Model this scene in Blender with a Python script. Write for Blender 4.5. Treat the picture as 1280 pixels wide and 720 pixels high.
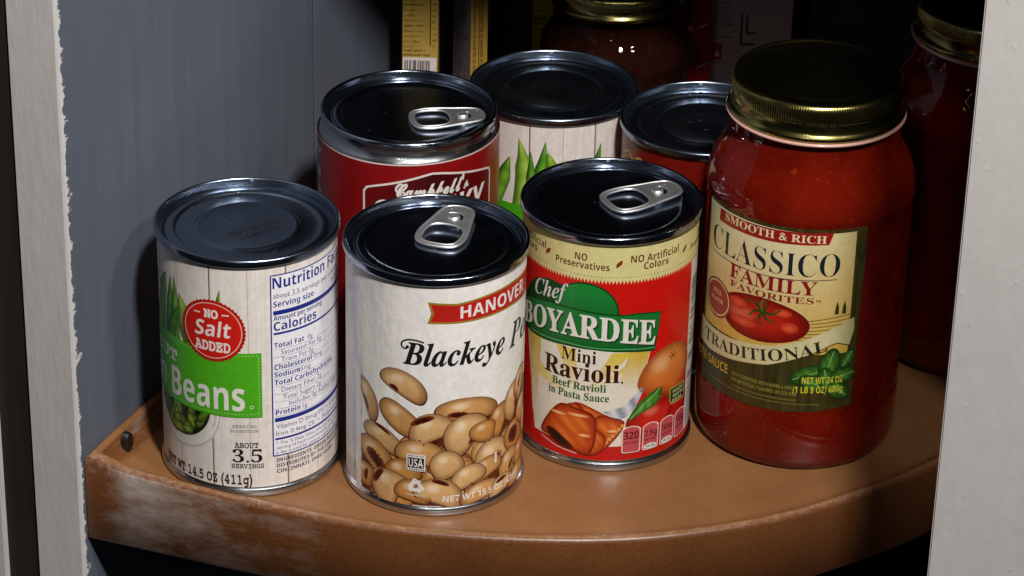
import bpy, bmesh, math, random
from mathutils import Vector, Matrix
from mathutils.geometry import tessellate_polygon
random.seed(7)
MM = 0.001
sc = bpy.context.scene
for o in list(bpy.data.objects): bpy.data.objects.remove(o)
COL = sc.collection

# ------------------------------------------------------------------ camera
cd = bpy.data.cameras.new("camera"); cam = bpy.data.objects.new("camera", cd); COL.objects.link(cam); sc.camera = cam
cd.sensor_width = 36.0; cd.lens = 3909.77 / 1280 * 36; cd.clip_start = 0.02; cd.clip_end = 100
pt, rl = math.radians(28.4387), math.radians(1.3921)
fw = Vector((0, math.cos(pt), -math.sin(pt))); rt = Vector((1, 0, 0)); up = Vector((0, math.sin(pt), math.cos(pt)))
r2 = rt * math.cos(rl) + up * math.sin(rl); u2 = -rt * math.sin(rl) + up * math.cos(rl)
m = Matrix((r2, u2, -fw)).transposed().to_4x4(); m.translation = Vector((0, -1164.255, 704.686)) * MM
cam.matrix_world = m

# ------------------------------------------------------------------ world and lights
w = bpy.data.worlds.new("World"); sc.world = w; w.use_nodes = True
bg = w.node_tree.nodes["Background"]; bg.inputs[0].default_value = (0.55, 0.72, 1.0, 1); bg.inputs[1].default_value = 0.008
sc.view_settings.view_transform = 'Standard'; sc.view_settings.look = 'None'; sc.view_settings.exposure = 0; sc.view_settings.gamma = 1
def area(name, az, el, dist, size, power, color, target=(0, 0, 50)):
    l = bpy.data.lights.new(name, 'AREA'); l.shape = 'DISK'; l.size = size; l.energy = power; l.color = color
    o = bpy.data.objects.new(name, l); COL.objects.link(o)
    d = Vector((math.cos(math.radians(az)) * math.cos(math.radians(el)), math.sin(math.radians(az)) * math.cos(math.radians(el)), math.sin(math.radians(el))))
    t = Vector(target) * MM
    o.location = t + d * dist; o.rotation_euler = d.to_track_quat('Z', 'Y').to_euler()
    return o
area("key_lamp", -75, 55, 1.5, 0.11, 27.0, (1.0, 0.96, 0.92))
area("side_lamp", -47, 50, 1.5, 0.12, 6.5, (1.0, 0.955, 0.91))
area("added_fill", -100, 36, 1.7, 0.08, 0.6, (1.0, 0.97, 0.95))  # added fill with no source of its own, lifts the back packages

# ------------------------------------------------------------------ helpers
def lin(h):
    h = h.lstrip('#'); v = [int(h[i:i + 2], 16) / 255 for i in (0, 2, 4)]
    return tuple(x / 12.92 if x <= 0.04045 else ((x + 0.055) / 1.055) ** 2.4 for x in v)
def mixc(a, b, t): return tuple(x + (y - x) * t for x, y in zip(a, b))
def hsh(*a):
    s = math.sin(sum(x * k for x, k in zip(a, (127.1, 311.7, 74.7)))) * 43758.5453
    return s - math.floor(s)
def link(name, me, mat=None, parent=None):
    o = bpy.data.objects.new(name, me); COL.objects.link(o)
    if mat is not None:
        for mm in (mat if isinstance(mat, (list, tuple)) else [mat]): me.materials.append(mm)
    if parent is not None: o.parent = parent
    return o
def obj(name, bm, mat, parent=None, smooth=None):
    me = bpy.data.meshes.new(name); bm.to_mesh(me); bm.free()
    if smooth is not None:
        for p in me.polygons: p.use_smooth = True
        if smooth < 180: me.set_sharp_from_angle(angle=math.radians(smooth))
    return link(name, me, mat, parent)
def thing(name, label, cat, loc, rz=0, group=None):
    o = bpy.data.objects.new(name, None); COL.objects.link(o); o.empty_display_size = 0.02
    o.location = Vector(loc) * MM; o.rotation_euler = (0, 0, rz); o['label'] = label; o['category'] = cat
    if group: o['group'] = group
    return o
def lathe_bm(prof, n=144, bm=None, tilt=0.0):
    bm = bm or bmesh.new(); rings = []
    for r, z in prof:
        if r < 1e-6: rings.append([bm.verts.new((0, 0, z * MM))]); continue
        rings.append([bm.verts.new((r * math.sin(2 * math.pi * k / n) * MM, -r * math.cos(2 * math.pi * k / n) * MM, z * MM)) for k in range(n)])
    for a, b in zip(rings, rings[1:]):
        for k in range(n):
            k1 = (k + 1) % n
            if len(a) == 1 and len(b) == 1: continue
            if len(a) == 1: bm.faces.new((a[0], b[k1], b[k]))
            elif len(b) == 1: bm.faces.new((a[k], a[k1], b[0]))
            else: bm.faces.new((a[k], a[k1], b[k1], b[k]))
    bmesh.ops.recalc_face_normals(bm, faces=bm.faces[:])
    return bm
def box_bm(x0, x1, y0, y1, z0, z1, bev=0, bm=None):
    bm = bm or bmesh.new()
    g = bmesh.ops.create_cube(bm, size=1)
    for v in g['verts']:
        v.co = Vector(((x0 + x1) / 2 + v.co.x * (x1 - x0), (y0 + y1) / 2 + v.co.y * (y1 - y0), (z0 + z1) / 2 + v.co.z * (z1 - z0))) * MM
    if bev: bmesh.ops.bevel(bm, geom=list({e for v in g['verts'] for e in v.link_edges}), offset=bev * MM, segments=2, affect='EDGES')
    return bm

# ------------------------------------------------------------------ materials
def mat(name, col, rough=0.5, metal=0.0, spec=0.5, coat=0.0, coat_r=0.05):
    m = bpy.data.materials.new(name); m.use_nodes = True; b = m.node_tree.nodes['Principled BSDF']
    b.inputs['Base Color'].default_value = (*col, 1); b.inputs['Roughness'].default_value = rough; b.inputs['Metallic'].default_value = metal
    b.inputs['Specular IOR Level'].default_value = spec; b.inputs['Coat Weight'].default_value = coat; b.inputs['Coat Roughness'].default_value = coat_r
    return m
class NT:
    def __init__(s, m): s.t = m.node_tree; s.b = s.t.nodes['Principled BSDF']; s.m = m
    def n(s, typ, **kw):
        x = s.t.nodes.new(typ)
        for k, v in kw.items():
            if hasattr(x, k): setattr(x, k, v)
            else: x.inputs[k.replace('_', ' ')].default_value = v
        return x
    def l(s, a, b): s.t.links.new(a, b)
    def coord(s, scale=(1, 1, 1)):
        tc = s.n('ShaderNodeTexCoord'); mp = s.n('ShaderNodeMapping'); mp.inputs['Scale'].default_value = scale
        s.l(tc.outputs['Object'], mp.inputs['Vector']); return mp.outputs[0]
    def noise(s, vec, scale, detail=3, rough=0.5):
        x = s.n('ShaderNodeTexNoise'); x.inputs['Scale'].default_value = scale; x.inputs['Detail'].default_value = detail; x.inputs['Roughness'].default_value = rough
        s.l(vec, x.inputs['Vector']); return x.outputs['Fac']
    def ramp(s, fac, stops):
        x = s.n('ShaderNodeValToRGB'); e = x.color_ramp.elements
        while len(e) > len(stops): e.remove(e[-1])
        while len(e) < len(stops): e.new(0.5)
        for q, (p, c) in zip(e, stops): q.position = p; q.color = (*c, 1) if len(c) == 3 else c
        s.l(fac, x.inputs['Fac']); return x.outputs['Color']
    def mix(s, fac, a, b, mode='MIX'):
        x = s.n('ShaderNodeMix', data_type='RGBA', blend_type=mode)
        for sock, v in ((x.inputs[0], fac), (x.inputs[6], a), (x.inputs[7], b)):
            if isinstance(v, (int, float)): sock.default_value = v
            elif isinstance(v, tuple): sock.default_value = (*v, 1)
            else: s.l(v, sock)
        return x.outputs[2]
    def math(s, op, a, b=None, c=None):
        x = s.n('ShaderNodeMath', operation=op)
        for i, v in enumerate((a, b, c)):
            if v is None: continue
            if isinstance(v, (int, float)): x.inputs[i].default_value = v
            else: s.l(v, x.inputs[i])
        return x.outputs[0]
    def bump(s, h, strength=0.2, dist=0.001):
        x = s.n('ShaderNodeBump'); x.inputs['Strength'].default_value = strength; x.inputs['Distance'].default_value = dist
        s.l(h, x.inputs['Height']); s.l(x.outputs[0], s.b.inputs['Normal']); return x.outputs[0]
    def set(s, sock, v): s.l(v, s.b.inputs[sock])

def metal_mat(name, col, rough, var=0.16):
    m = mat(name, col, rough, 1.0); t = NT(m); c = t.coord()
    f = t.noise(c, 120, 4, 0.6)
    t.set('Roughness', t.math('MULTIPLY_ADD', f, var, rough - var / 2))
    sp = t.ramp(t.noise(c, 420, 2, 0.6), [(0.71, (0, 0, 0)), (0.78, (1, 1, 1))])
    t.set('Roughness', t.math('MULTIPLY_ADD', sp, 0.35, t.math('MULTIPLY_ADD', f, var, rough - var / 2)))
    t.bump(t.math('MULTIPLY_ADD', sp, 0.10, t.noise(c, 42, 3, 0.55)), 0.15, 0.0007)
    return m
M_STEEL = metal_mat('tin_steel', (0.50, 0.52, 0.55), 0.24)
M_LID = metal_mat('lid_steel', (0.34, 0.39, 0.48), 0.17, 0.12)
M_LIDP = metal_mat('matt_lid_steel', (0.25, 0.30, 0.38), 0.25, 0.12)
M_TAB = metal_mat('tab_aluminium', (0.86, 0.86, 0.86), 0.46)
M_GOLD = mat('gold_lacquer', (0.42, 0.36, 0.12), 0.22, 1.0)
M_LIDTOP = metal_mat('lid_top_painted_shade', (0.05, 0.045, 0.02), 0.35)  # gold top coloured near black, painting in the dark interior it mirrors

def print_mat(name, rough=0.42, wr=0.05, wscale=60, coat=0.12):
    m = mat(name, (0.8, 0.8, 0.8), rough, 0, 0.4, coat, 0.2); t = NT(m)
    a = t.n('ShaderNodeVertexColor', layer_name='Col'); c = t.coord()
    f = t.noise(c, 350, 3, 0.7)
    t.set('Base Color', t.mix(1.0, a.outputs['Color'], t.ramp(f, [(0.3, (0.86, 0.86, 0.86)), (0.7, (1, 1, 1))]), 'MULTIPLY'))
    t.bump(t.noise(t.coord((1, 1, 0.35)), wscale, 3, 0.55), wr, 0.004)
    return m
M_PRINT = print_mat('label_print', 0.38, 0.09, 70, 0.2)
M_PRINT_W = print_mat('label_print_wrinkled', 0.40, 0.32, 70, 0.2)
M_CARD = print_mat('carton_print', 0.5, 0.05)

def sauce_mat(name, a, b):
    m = mat(name, a, 0.6, 0, 0.0, 1.0, 0.025); t = NT(m); c = t.coord((1, 1, 0.6))
    f = t.noise(c, 55, 5, 0.65)
    fk = t.ramp(t.noise(t.coord(), 330, 2, 0.5), [(0.66, (0, 0, 0)), (0.74, (1, 1, 1))]); fd = t.ramp(t.noise(t.coord((1.1, 0.9, 1)), 240, 2, 0.5), [(0.68, (0, 0, 0)), (0.74, (1, 1, 1))])
    cc = t.mix(t.math('MULTIPLY', fk, 0.5), t.ramp(f, [(0.3, a), (0.7, b)]), tuple(min(1, x * 1.6 + y) for x, y in zip(b, (0.02, 0.02, 0.004))))
    t.set('Base Color', t.mix(t.math('MULTIPLY', fd, 0.6), cc, tuple(x * 0.3 for x in a)))
    t.b.inputs['Subsurface Weight'].default_value = 0.12; t.b.inputs['Subsurface Radius'].default_value = (0.006, 0.001, 0.0006); t.b.inputs['Subsurface Scale'].default_value = 1
    n = t.n('ShaderNodeBump'); n.inputs['Strength'].default_value = 0.08; n.inputs['Distance'].default_value = 0.003
    t.l(t.noise(c, 26, 2), n.inputs['Height']); t.l(n.outputs[0], t.b.inputs['Coat Normal'])
    return m
M_SAUCE = sauce_mat('tomato_sauce_in_glass', (0.090, 0.0034, 0.0010), (0.17, 0.0085, 0.0022))
M_SALSA = sauce_mat('dark_preserve_in_glass', (0.010, 0.003, 0.002), (0.022, 0.005, 0.003))

M_SALSA.node_tree.nodes['Principled BSDF'].inputs['Coat Weight'].default_value = 0.35
def shelf_mat():
    m = mat('brown_moulded_shelf', (0.3, 0.13, 0.05), 0.36, 0, 0.5); t = NT(m); c = t.coord()
    big = t.noise(c, 14, 4, 0.6); sp = t.noise(c, 900, 2, 0.7)
    base = t.ramp(big, [(0.3, (0.115, 0.040, 0.0115)), (0.7, (0.155, 0.056, 0.017))])
    base = t.mix(1.0, base, t.ramp(sp, [(0.30, (0.82, 0.80, 0.78)), (0.5, (1, 1, 1)), (0.72, (1.18, 1.22, 1.28))]), 'MULTIPLY')
    # dusty, worn tint on the upward-facing top; its paleness paints in the floor's sheen
    geo0 = t.n('ShaderNodeNewGeometry'); sz0 = t.n('ShaderNodeSeparateXYZ'); t.l(geo0.outputs['Normal'], sz0.inputs[0])
    dm = t.n('ShaderNodeMapRange'); dm.inputs[1].default_value = 0.80; dm.inputs[2].default_value = 0.99; t.l(sz0.outputs[2], dm.inputs[0])
    dn = t.ramp(t.noise(t.coord((1, 1, 1)), 30, 6, 0.72), [(0.30, (0.24, 0.24, 0.24)), (0.70, (0.44, 0.44, 0.44))])
    base = t.mix(t.math('MULTIPLY', dm.outputs[0], dn), base, (0.37, 0.190, 0.078))
    # scuffs: pale rubbed paint on the outer face of the lip, mostly at its left end
    sep = t.n('ShaderNodeSeparateXYZ'); t.l(c, sep.inputs[0])
    geo = t.n('ShaderNodeNewGeometry'); sn = t.n('ShaderNodeSeparateXYZ'); t.l(geo.outputs['True Normal'], sn.inputs[0])
    leftm = t.n('ShaderNodeMapRange'); leftm.inputs[1].default_value = -0.02; leftm.inputs[2].default_value = -0.165; t.l(sep.outputs[0], leftm.inputs[0])
    face = t.n('ShaderNodeMapRange'); face.inputs[1].default_value = 0.9; face.inputs[2].default_value = 0.4; t.l(sn.outputs[2], face.inputs[0])
    frontm = t.n('ShaderNodeMapRange'); frontm.inputs[1].default_value = -0.1; frontm.inputs[2].default_value = -0.5; t.l(sn.outputs[1], frontm.inputs[0])
    wn = t.noise(t.coord((0.35, 0.35, 1.0)), 90, 7, 0.74)
    endm = t.n('ShaderNodeMapRange'); endm.inputs[1].default_value = -0.1745; endm.inputs[2].default_value = -0.160; endm.inputs[3].default_value = 0.25; t.l(sep.outputs[0], endm.inputs[0])
    k = t.math('MULTIPLY', endm.outputs[0], t.math('MULTIPLY', t.math('MULTIPLY', leftm.outputs[0], face.outputs[0]), frontm.outputs[0]))
    wear = t.ramp(t.math('MULTIPLY_ADD', k, 0.42, t.math('SUBTRACT', wn, 0.36)), [(0.34, (0, 0, 0)), (0.70, (0.78, 0.78, 0.78))])
    wear = t.mix(1.0, wear, k, 'MULTIPLY')
    crest = t.n('ShaderNodeMapRange'); crest.inputs[1].default_value = 0.0015; crest.inputs[2].default_value = 0.0042; t.l(sep.outputs[2], crest.inputs[0])
    cw = t.math('MULTIPLY', t.math('MULTIPLY', crest.outputs[0], t.ramp(t.noise(c, 420, 5, 0.75), [(0.45, (0, 0, 0)), (0.66, (1, 1, 1))])), 0.22)  # worn, pale crest line with the lip's sheen painted in
    cw = t.math('MULTIPLY', cw, t.math('LESS_THAN', sep.outputs[1], -0.036))
    col = t.mix(wear, base, (0.52, 0.47, 0.43)); col = t.mix(cw, col, (0.62, 0.52, 0.44))
    t.set('Base Color', col)
    t.set('Roughness', t.math('MULTIPLY_ADD', sp, 0.25, 0.26))
    t.bump(t.noise(c, 420, 3, 0.6), 0.09, 0.0005)
    return m
M_SHELF = shelf_mat()

def paint_mat(name, a, b, rough=0.5, streak=(1, 1, 0.06), bumpy=0.25, edge=None, drips=False):
    m = mat(name, a, rough, 0, 0.35); t = NT(m)
    f = t.noise(t.coord(streak), 130, 4, 0.6); g = t.noise(t.coord(), 9, 3, 0.55)
    col = t.ramp(t.math('MULTIPLY_ADD', f, 0.5, t.math('MULTIPLY', g, 0.5)), [(0.33, a), (0.66, b)])
    if edge is not None:
        # ragged overlap of off-white paint brushed round the front edge (local x runs back along the wall)
        c = t.coord(); sep = t.n('ShaderNodeSeparateXYZ'); t.l(c, sep.inputs[0])
        n1 = t.noise(t.coord((0.4, 1, 1)), 150, 5, 0.75); n2 = t.noise(t.coord((1, 1, 1)), 22, 2, 0.5)
        lim = t.math('MULTIPLY_ADD', t.math('POWER', n1, 5.0), 0.045, t.math('MULTIPLY_ADD', n2, 0.0016, 0.0006))
        k = t.math('LESS_THAN', sep.outputs[0], lim)
        col = t.mix(k, col, edge)
    t.set('Base Color', col)
    h = t.noise(t.coord(streak), 260, 4, 0.6)
    if drips:
        v = t.n('ShaderNodeTexNoise'); v.inputs['Scale'].default_value = 210; v.inputs['Detail'].default_value = 1.5; t.l(t.coord((1, 1, 0.8)), v.inputs['Vector'])
        pk = t.ramp(v.outputs['Fac'], [(0.70, (0, 0, 0)), (0.86, (1, 1, 1))])
        h = t.math('MULTIPLY_ADD', pk, 0.55, t.math('MULTIPLY', h, 0.35))
    t.bump(h, bumpy, 0.0012)
    return m
M_WALL = paint_mat('grey_blue_brushed_paint', (0.088, 0.104, 0.136), (0.110, 0.127, 0.162), 0.5, edge=(0.62, 0.60, 0.59))
M_EDGE = paint_mat('off_white_paint', (0.49, 0.475, 0.465), (0.555, 0.54, 0.53), 0.5, (1, 1, 0.3), 0.2)
M_STILE = paint_mat('off_white_lumpy_paint', (0.47, 0.45, 0.44), (0.53, 0.51, 0.50), 0.45, (1, 1, 0.7), 0.22, drips=True)
M_GAP_SHADE = paint_mat('gap_shade_dark', (0.012, 0.008, 0.007), (0.025, 0.016, 0.012), 0.7)  # near-black colour standing for the shade between the panels
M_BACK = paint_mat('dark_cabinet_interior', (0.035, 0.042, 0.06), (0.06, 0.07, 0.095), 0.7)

# ------------------------------------------------------------------ printed sheets: vertex-coloured print bent round a can or laid on a box face
UPPER = 'ABCDEFGHIJKLMNOPQRSTUVWXYZ'
def styled(s, base, dig=None):
    o = ''
    for c in s:
        if 'A' <= c <= 'Z': o += chr(base + ord(c) - 65)
        elif 'a' <= c <= 'z': o += chr(base + 26 + ord(c) - 97)
        elif c.isdigit() and dig: o += chr(dig + ord(c) - 48)
        else: o += c
    return o
STY = {'plain': lambda s: s, 'serif': lambda s: styled(s, 0x1D400, 0x1D7CE), 'italic': lambda s: styled(s, 0x1D434), 'bital': lambda s: styled(s, 0x1D468),
       'script': lambda s: styled(s, 0x1D4D0), 'bold': lambda s: styled(s, 0x1D5D4, 0x1D7EC), 'boldital': lambda s: styled(s, 0x1D63C), 'mono': lambda s: styled(s, 0x1D670, 0x1D7F6)}
_tc = {}
def text_mesh(s, style, thin, res):
    key = (s, style, thin, res)
    if key not in _tc:
        c = bpy.data.curves.new('lettering', 'FONT'); c.body = STY[style](s); c.size = 1; c.resolution_u = res; c.offset = thin; c.fill_mode = 'FRONT'
        o = bpy.data.objects.new('lettering', c); me = o.to_mesh()
        vs = [(v.co.x, v.co.y) for v in me.vertices]; fs = [tuple(p.vertices) for p in me.polygons]
        o.to_mesh_clear(); bpy.data.objects.remove(o); bpy.data.curves.remove(c)
        _tc[key] = (vs, fs)
    return _tc[key]
CAPH = {}
def caph(style):
    if style not in CAPH: CAPH[style] = max(y for x, y in text_mesh('H', style, 0, 3)[0])
    return CAPH[style]

class Print:
    def __init__(s, R=None, step=1.3, dl=0.014):
        s.R = R; s.step = step; s.dl = dl; s.V = []; s.F = []; s.C = []
    def add(s, vs, fs, col, layer):
        """vs: 2-D mm; col: colour or f(u, v); bisected so that it follows the curve"""
        bm = bmesh.new(); bv = [bm.verts.new((x, y, 0)) for x, y in vs]
        for f in fs:
            try: bm.faces.new([bv[i] for i in f])
            except ValueError: pass
        if s.R:
            x0 = min(v[0] for v in vs); x1 = max(v[0] for v in vs); k = math.floor(x0 / s.step) + 1
            while k * s.step < x1:
                bmesh.ops.bisect_plane(bm, geom=bm.verts[:] + bm.edges[:] + bm.faces[:], dist=1e-5, plane_co=(k * s.step, 0, 0), plane_no=(1, 0, 0)); k += 1
        bm.verts.index_update(); b = len(s.V)
        for v in bm.verts:
            s.V.append((v.co.x, v.co.y, layer)); s.C.append(col(v.co.x, v.co.y) if callable(col) else col)
        for f in bm.faces:
            ids = [v.index + b for v in f.verts]
            if f.normal.z < 0: ids.reverse()
            s.F.append(ids)
        bm.free()
    def addc(s, vs, fs, cols, layer):
        """small pieces with a colour per vertex (no bisecting)"""
        b = len(s.V)
        for (x, y), c in zip(vs, cols): s.V.append((x, y, layer)); s.C.append(c)
        for f in fs:
            a = vs[f[0]]; e = 0
            for i in range(1, len(f) - 1):
                p, q = vs[f[i]], vs[f[i + 1]]; e += (p[0] - a[0]) * (q[1] - a[1]) - (p[1] - a[1]) * (q[0] - a[0])
            s.F.append([i + b for i in (f if e >= 0 else reversed(f))])
    def poly(s, pts, col, layer=1):
        tris = tessellate_polygon([[Vector((x, y, 0)) for x, y in pts]])
        s.add(pts, tris, col, layer)
    def rect(s, u0, v0, u1, v1, col, layer=1): s.add([(u0, v0), (u1, v0), (u1, v1), (u0, v1)], [(0, 1, 2, 3)], col, layer)
    def line(s, pts, wd, col, layer=1):
        for (a, b), (c, d) in zip(pts, pts[1:]):
            L = math.hypot(c - a, d - b) or 1; nx, ny = -(d - b) / L * wd / 2, (c - a) / L * wd / 2
            s.add([(a + nx, b + ny), (a - nx, b - ny), (c - nx, d - ny), (c + nx, d + ny)], [(0, 1, 2, 3)], col, layer)
    def ring(s, cu, cv, r0, r1, col, layer=1, n=48, sc=0, teeth=0):
        vs = []; 
        for k in range(n):
            a = 2 * math.pi * k / n; q = r1 + (teeth if k % 2 else 0)
            vs += [(cu + r0 * math.cos(a), cv + r0 * math.sin(a)), (cu + q * math.cos(a), cv + q * math.sin(a))]
        fs = [(2 * k, 2 * k + 1, (2 * k + 3) % (2 * n), (2 * k + 2) % (2 * n)) for k in range(n)]
        s.addc(vs, fs, [col] * len(vs), layer)
    def disc(s, cu, cv, r, col, layer=1, n=48, teeth=0, ry=None):
        ry = ry or r
        s.poly([(cu + (r + (teeth if k % 2 else 0)) * math.cos(2 * math.pi * k / n), cv + (ry + (teeth if k % 2 else 0)) * math.sin(2 * math.pi * k / n)) for k in range(n)], col, layer)
    def blob(s, outline, colf, layer, rings=7, center=None):
        """shaded shape: rings from outline to centre; colf(t, nx, ny): t 0 at the rim, 1 at the centre, n = direction"""
        n = len(outline)
        cx = center[0] if center else sum(p[0] for p in outline) / n; cy = center[1] if center else sum(p[1] for p in outline) / n
        sx = max(abs(p[0] - cx) for p in outline); sy = max(abs(p[1] - cy) for p in outline)
        vs = []; cs = []; fs = []
        for k in range(rings):
            q = 1 - k / rings
            for x, y in outline:
                vs.append((cx + (x - cx) * q, cy + (y - cy) * q)); cs.append(colf(1 - q, (x - cx) * q / sx, (y - cy) * q / sy))
        vs.append((cx, cy)); cs.append(colf(1, 0, 0))
        for k in range(rings - 1):
            for i in range(n):
                j = (i + 1) % n; fs.append((k * n + i, k * n + j, (k + 1) * n + j, (k + 1) * n + i))
        for i in range(n): fs.append(((rings - 1) * n + i, (rings - 1) * n + (i + 1) % n, rings * n))
        s.addc(vs, fs, cs, layer)
    def text(s, t, u, v, h, w=None, style='bold', col=(0, 0, 0), layer=5, align='l', shear=0, thin=0, warp=None, res=3, grow=0, rot=0):
        """cap height h mm; w fits the whole line to that width"""
        vs, fs = text_mesh(t, style, thin, res)
        if not vs: return
        k = h / caph(style); x0 = min(p[0] for p in vs); x1 = max(p[0] for p in vs)
        kx = k if w is None else w / (x1 - x0); W = (x1 - x0) * kx
        off = {'l': 0, 'c': -W / 2, 'r': -W}[align]
        out = []
        for x, y in vs:
            a = (x - x0) * kx + off; b = y * k; a += b * shear
            if rot: a, b = a * math.cos(rot) - b * math.sin(rot), a * math.sin(rot) + b * math.cos(rot)
            b += grow * a
            if warp: a, b = warp(u + a, b); out.append((a, b + v))
            else: out.append((u + a, v + b))
        s.add(out, fs, col, layer)
    def base(s, u0, u1, nu, v0, v1, nv, colf, layer=0):
        b = len(s.V)
        for j in range(nv + 1):
            for i in range(nu + 1):
                u = u0 + (u1 - u0) * i / nu; v = v0 + (v1 - v0) * j / nv; s.V.append((u, v, layer)); s.C.append(colf(u, v) if callable(colf) else colf)
        for j in range(nv):
            for i in range(nu):
                a = b + j * (nu + 1) + i; s.F.append((a, a + 1, a + nu + 2, a + nu + 1))
    def wrap(s, v0, v1, nv, colf, nu=256, layer=0):
        h = math.pi * s.R; s.base(-h, h, nu, v0, v1, nv, colf, layer)
    def build(s, name, mt, parent, post=None, loc=None):
        me = bpy.data.meshes.new(name); co = []
        for u, v, l in s.V:
            if s.R:
                r = s.R + l * s.dl; a = u / s.R; p = Vector((r * math.sin(a), -r * math.cos(a), v))
            else: p = Vector((u, -l * 0.03, v))
            if post: p = post(p)
            co.append(p * MM)
        me.from_pydata(co, [], s.F)
        ca = me.color_attributes.new('Col', 'FLOAT_COLOR', 'POINT')
        flat = []
        for c in s.C: flat += [max(0, c[0]), max(0, c[1]), max(0, c[2]), 1]
        ca.data.foreach_set('color', flat)
        for p in me.polygons: p.use_smooth = True
        if s.R:
            me.normals_split_custom_set_from_vertices([Vector((x.co.x, x.co.y, 0)).normalized() for x in me.vertices])
        return link(name, me, mt, parent)

# ------------------------------------------------------------------ cabinet around the shelf
D = Vector((0.4107, 0.9118, 0)); NL = Vector((-0.9118, 0.4107, 0))      # back along the side wall, and out through it
W0 = Vector((-180.9, -43.1, 0)); ANG = math.atan2(D.y, D.x)
def wall_box(name, s0, s1, t0, t1, z0, z1, mt, parent=None, bev=0.0, loc=W0):
    """box in wall coordinates: s back along the wall, t out through it"""
    bm = box_bm(s0, s1, t0, t1, z0, z1, bev)
    o = obj(name, bm, mt, parent)
    if parent is None: o.location = loc * MM; o.rotation_euler = (0, 0, ANG)
    return o
pn = thing('cabinet_upright', 'grey-blue painted cabinet side panel with ragged off-white front edge beside the bean can', 'cabinet panel', W0, ANG)
wall_box('side_face', 0.6, 55, 0, 19, -260, 620, M_WALL, pn)
wall_box('inner_face', 55, 214.4, 1.6, 19, -260, 620, M_WALL, pn)
wall_box('inner_face', 216, 520, 1.6, 19, -260, 620, M_WALL, pn)
wall_box('batten', 213.9, 222, 0.4, 1.5, -260, 620, M_WALL, pn, 0.5)
wall_box('front_edge', -0.6, 0.5, 0.4, 22.0, -260, 620, M_EDGE, pn)
p2 = thing('cabinet_upright', 'off-white panel edge beyond the black gap at the far left edge', 'cabinet panel', W0, ANG)
wall_box('front_edge', -2, 120, 38.6, 66, -260, 620, M_EDGE, p2, 0.5)
fl = wall_box('gap_shade_strip', 0.8, 40, 22.1, 38.5, -260, 620, M_GAP_SHADE); fl['label'] = 'added dark strip standing for the shade in the gap between two cabinet panels at the left'; fl['category'] = 'shade strip'  # dark strip added for the shade inside the gap
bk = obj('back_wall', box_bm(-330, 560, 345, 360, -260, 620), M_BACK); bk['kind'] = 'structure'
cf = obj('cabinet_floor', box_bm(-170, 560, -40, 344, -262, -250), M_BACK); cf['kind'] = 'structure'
ct = obj('shading_ceiling', box_bm(-190, 560, -10, 344, 343, 359), M_BACK); ct['kind'] = 'structure'  # unseen top board, its height set to shade the back
# right-hand stile
st = thing('cabinet_stile', 'broad off-white lumpy painted cabinet stile standing in front of the shelf end', 'cabinet stile', (158.6, -179, 0), ANG)
bm = box_bm(0, 19, -150, 0, -300, 620, 0.8)
obj('board', bm, M_STILE, st)
rw = obj('side_wall', box_bm(250, 262, -40, 344, -260, 620), M_BACK); rw['kind'] = 'structure'

# ------------------------------------------------------------------ shelf
def catmull(P, n):
    out = []
    for i in range(len(P) - 1):
        p0 = P[max(i - 1, 0)]; p1 = P[i]; p2 = P[i + 1]; p3 = P[min(i + 2, len(P) - 1)]
        for k in range(n):
            t = k / n
            out.append(tuple(0.5 * (2 * b + (c - a) * t + (2 * a - 5 * b + 4 * c - d) * t * t + (3 * b - a - 3 * c + d) * t ** 3) for a, b, c, d in zip(p0, p1, p2, p3)))
    out.append(P[-1]); return out
front = catmull([(-160, -45.8, 6.4), (-135, -54.5, 5.0), (-112, -62.5, 4.3), (-64, -77, 3.7), (-24, -83.5, 3.5), (19, -85.5, 3.5), (55, -82.5, 3.5), (90, -73.8, 3.5), (122, -60.8, 3.5), (157, -39.5, 3.5), (182, -20.5, 3.5), (210, 8, 3.5), (238, 50, 3.5)], 8)
left = [(-178 + D.x * s, -36 + D.y * s, 10.6 + 0 * s) for s in range(324, 10, -18)]
path = [(-150 + 0.41 * 300, 300, 10.6)] if False else []
corner = [(-178.6, -39.6, 10.6)]
right = [(243, 90, 3.5), (245, 200, 3.5), (245, 330, 3.5)]
back = [(180, 336, 10), (60, 336, 10), (-20, 336, 10)]
path = left + corner + front + right + back
def offset_in(path, dd):
    out = []; n = len(path)
    for i in range(n):
        a = Vector(path[i - 1][:2]); b = Vector(path[i][:2]); c = Vector(path[(i + 1) % n][:2])
        t1 = (b - a).normalized(); t2 = (c - b).normalized(); n1 = Vector((-t1.y, t1.x)); n2 = Vector((-t2.y, t2.x))
        q = (n1 + n2); q = q.normalized() / max(0.5, q.normalized().dot(n1))
        out.append(b + q * dd)
    return out
prof = [(6.0, 'b', 0), (0.8, 'b', 0), (0, 'b', 1.0), (0, 't', -2.6), (0.35, 't', -1.3), (1.0, 't', -0.45), (2.1, 't', 0.0), (3.6, 't', -0.1), (4.9, 't', -0.7), (6.0, 'm', 0.5), (8.0, 'm', 0.18), (11.5, 'f', 0.25), (13.5, 'f', 0.0)]
bm = bmesh.new(); loops = []
for d_, kind, dz in prof:
    offs = offset_in(path, d_); lp = []
    for (x, y, h), q in zip(path, offs):
        z = {'b': -31.5 + dz, 't': h + dz, 'm': h * dz, 'f': dz}[kind]
        lp.append(bm.verts.new((q.x * MM, q.y * MM, z * MM)))
    loops.append(lp)
n = len(path)
for a, b in zip(loops, loops[1:]):
    for i in range(n):
        j = (i + 1) % n; bm.faces.new((a[i], a[j], b[j], b[i]))
in1 = loops[-1]
tris = tessellate_polygon([[v.co.copy() for v in in1]])
for t in tris: bm.faces.new([in1[i] for i in t])
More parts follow.
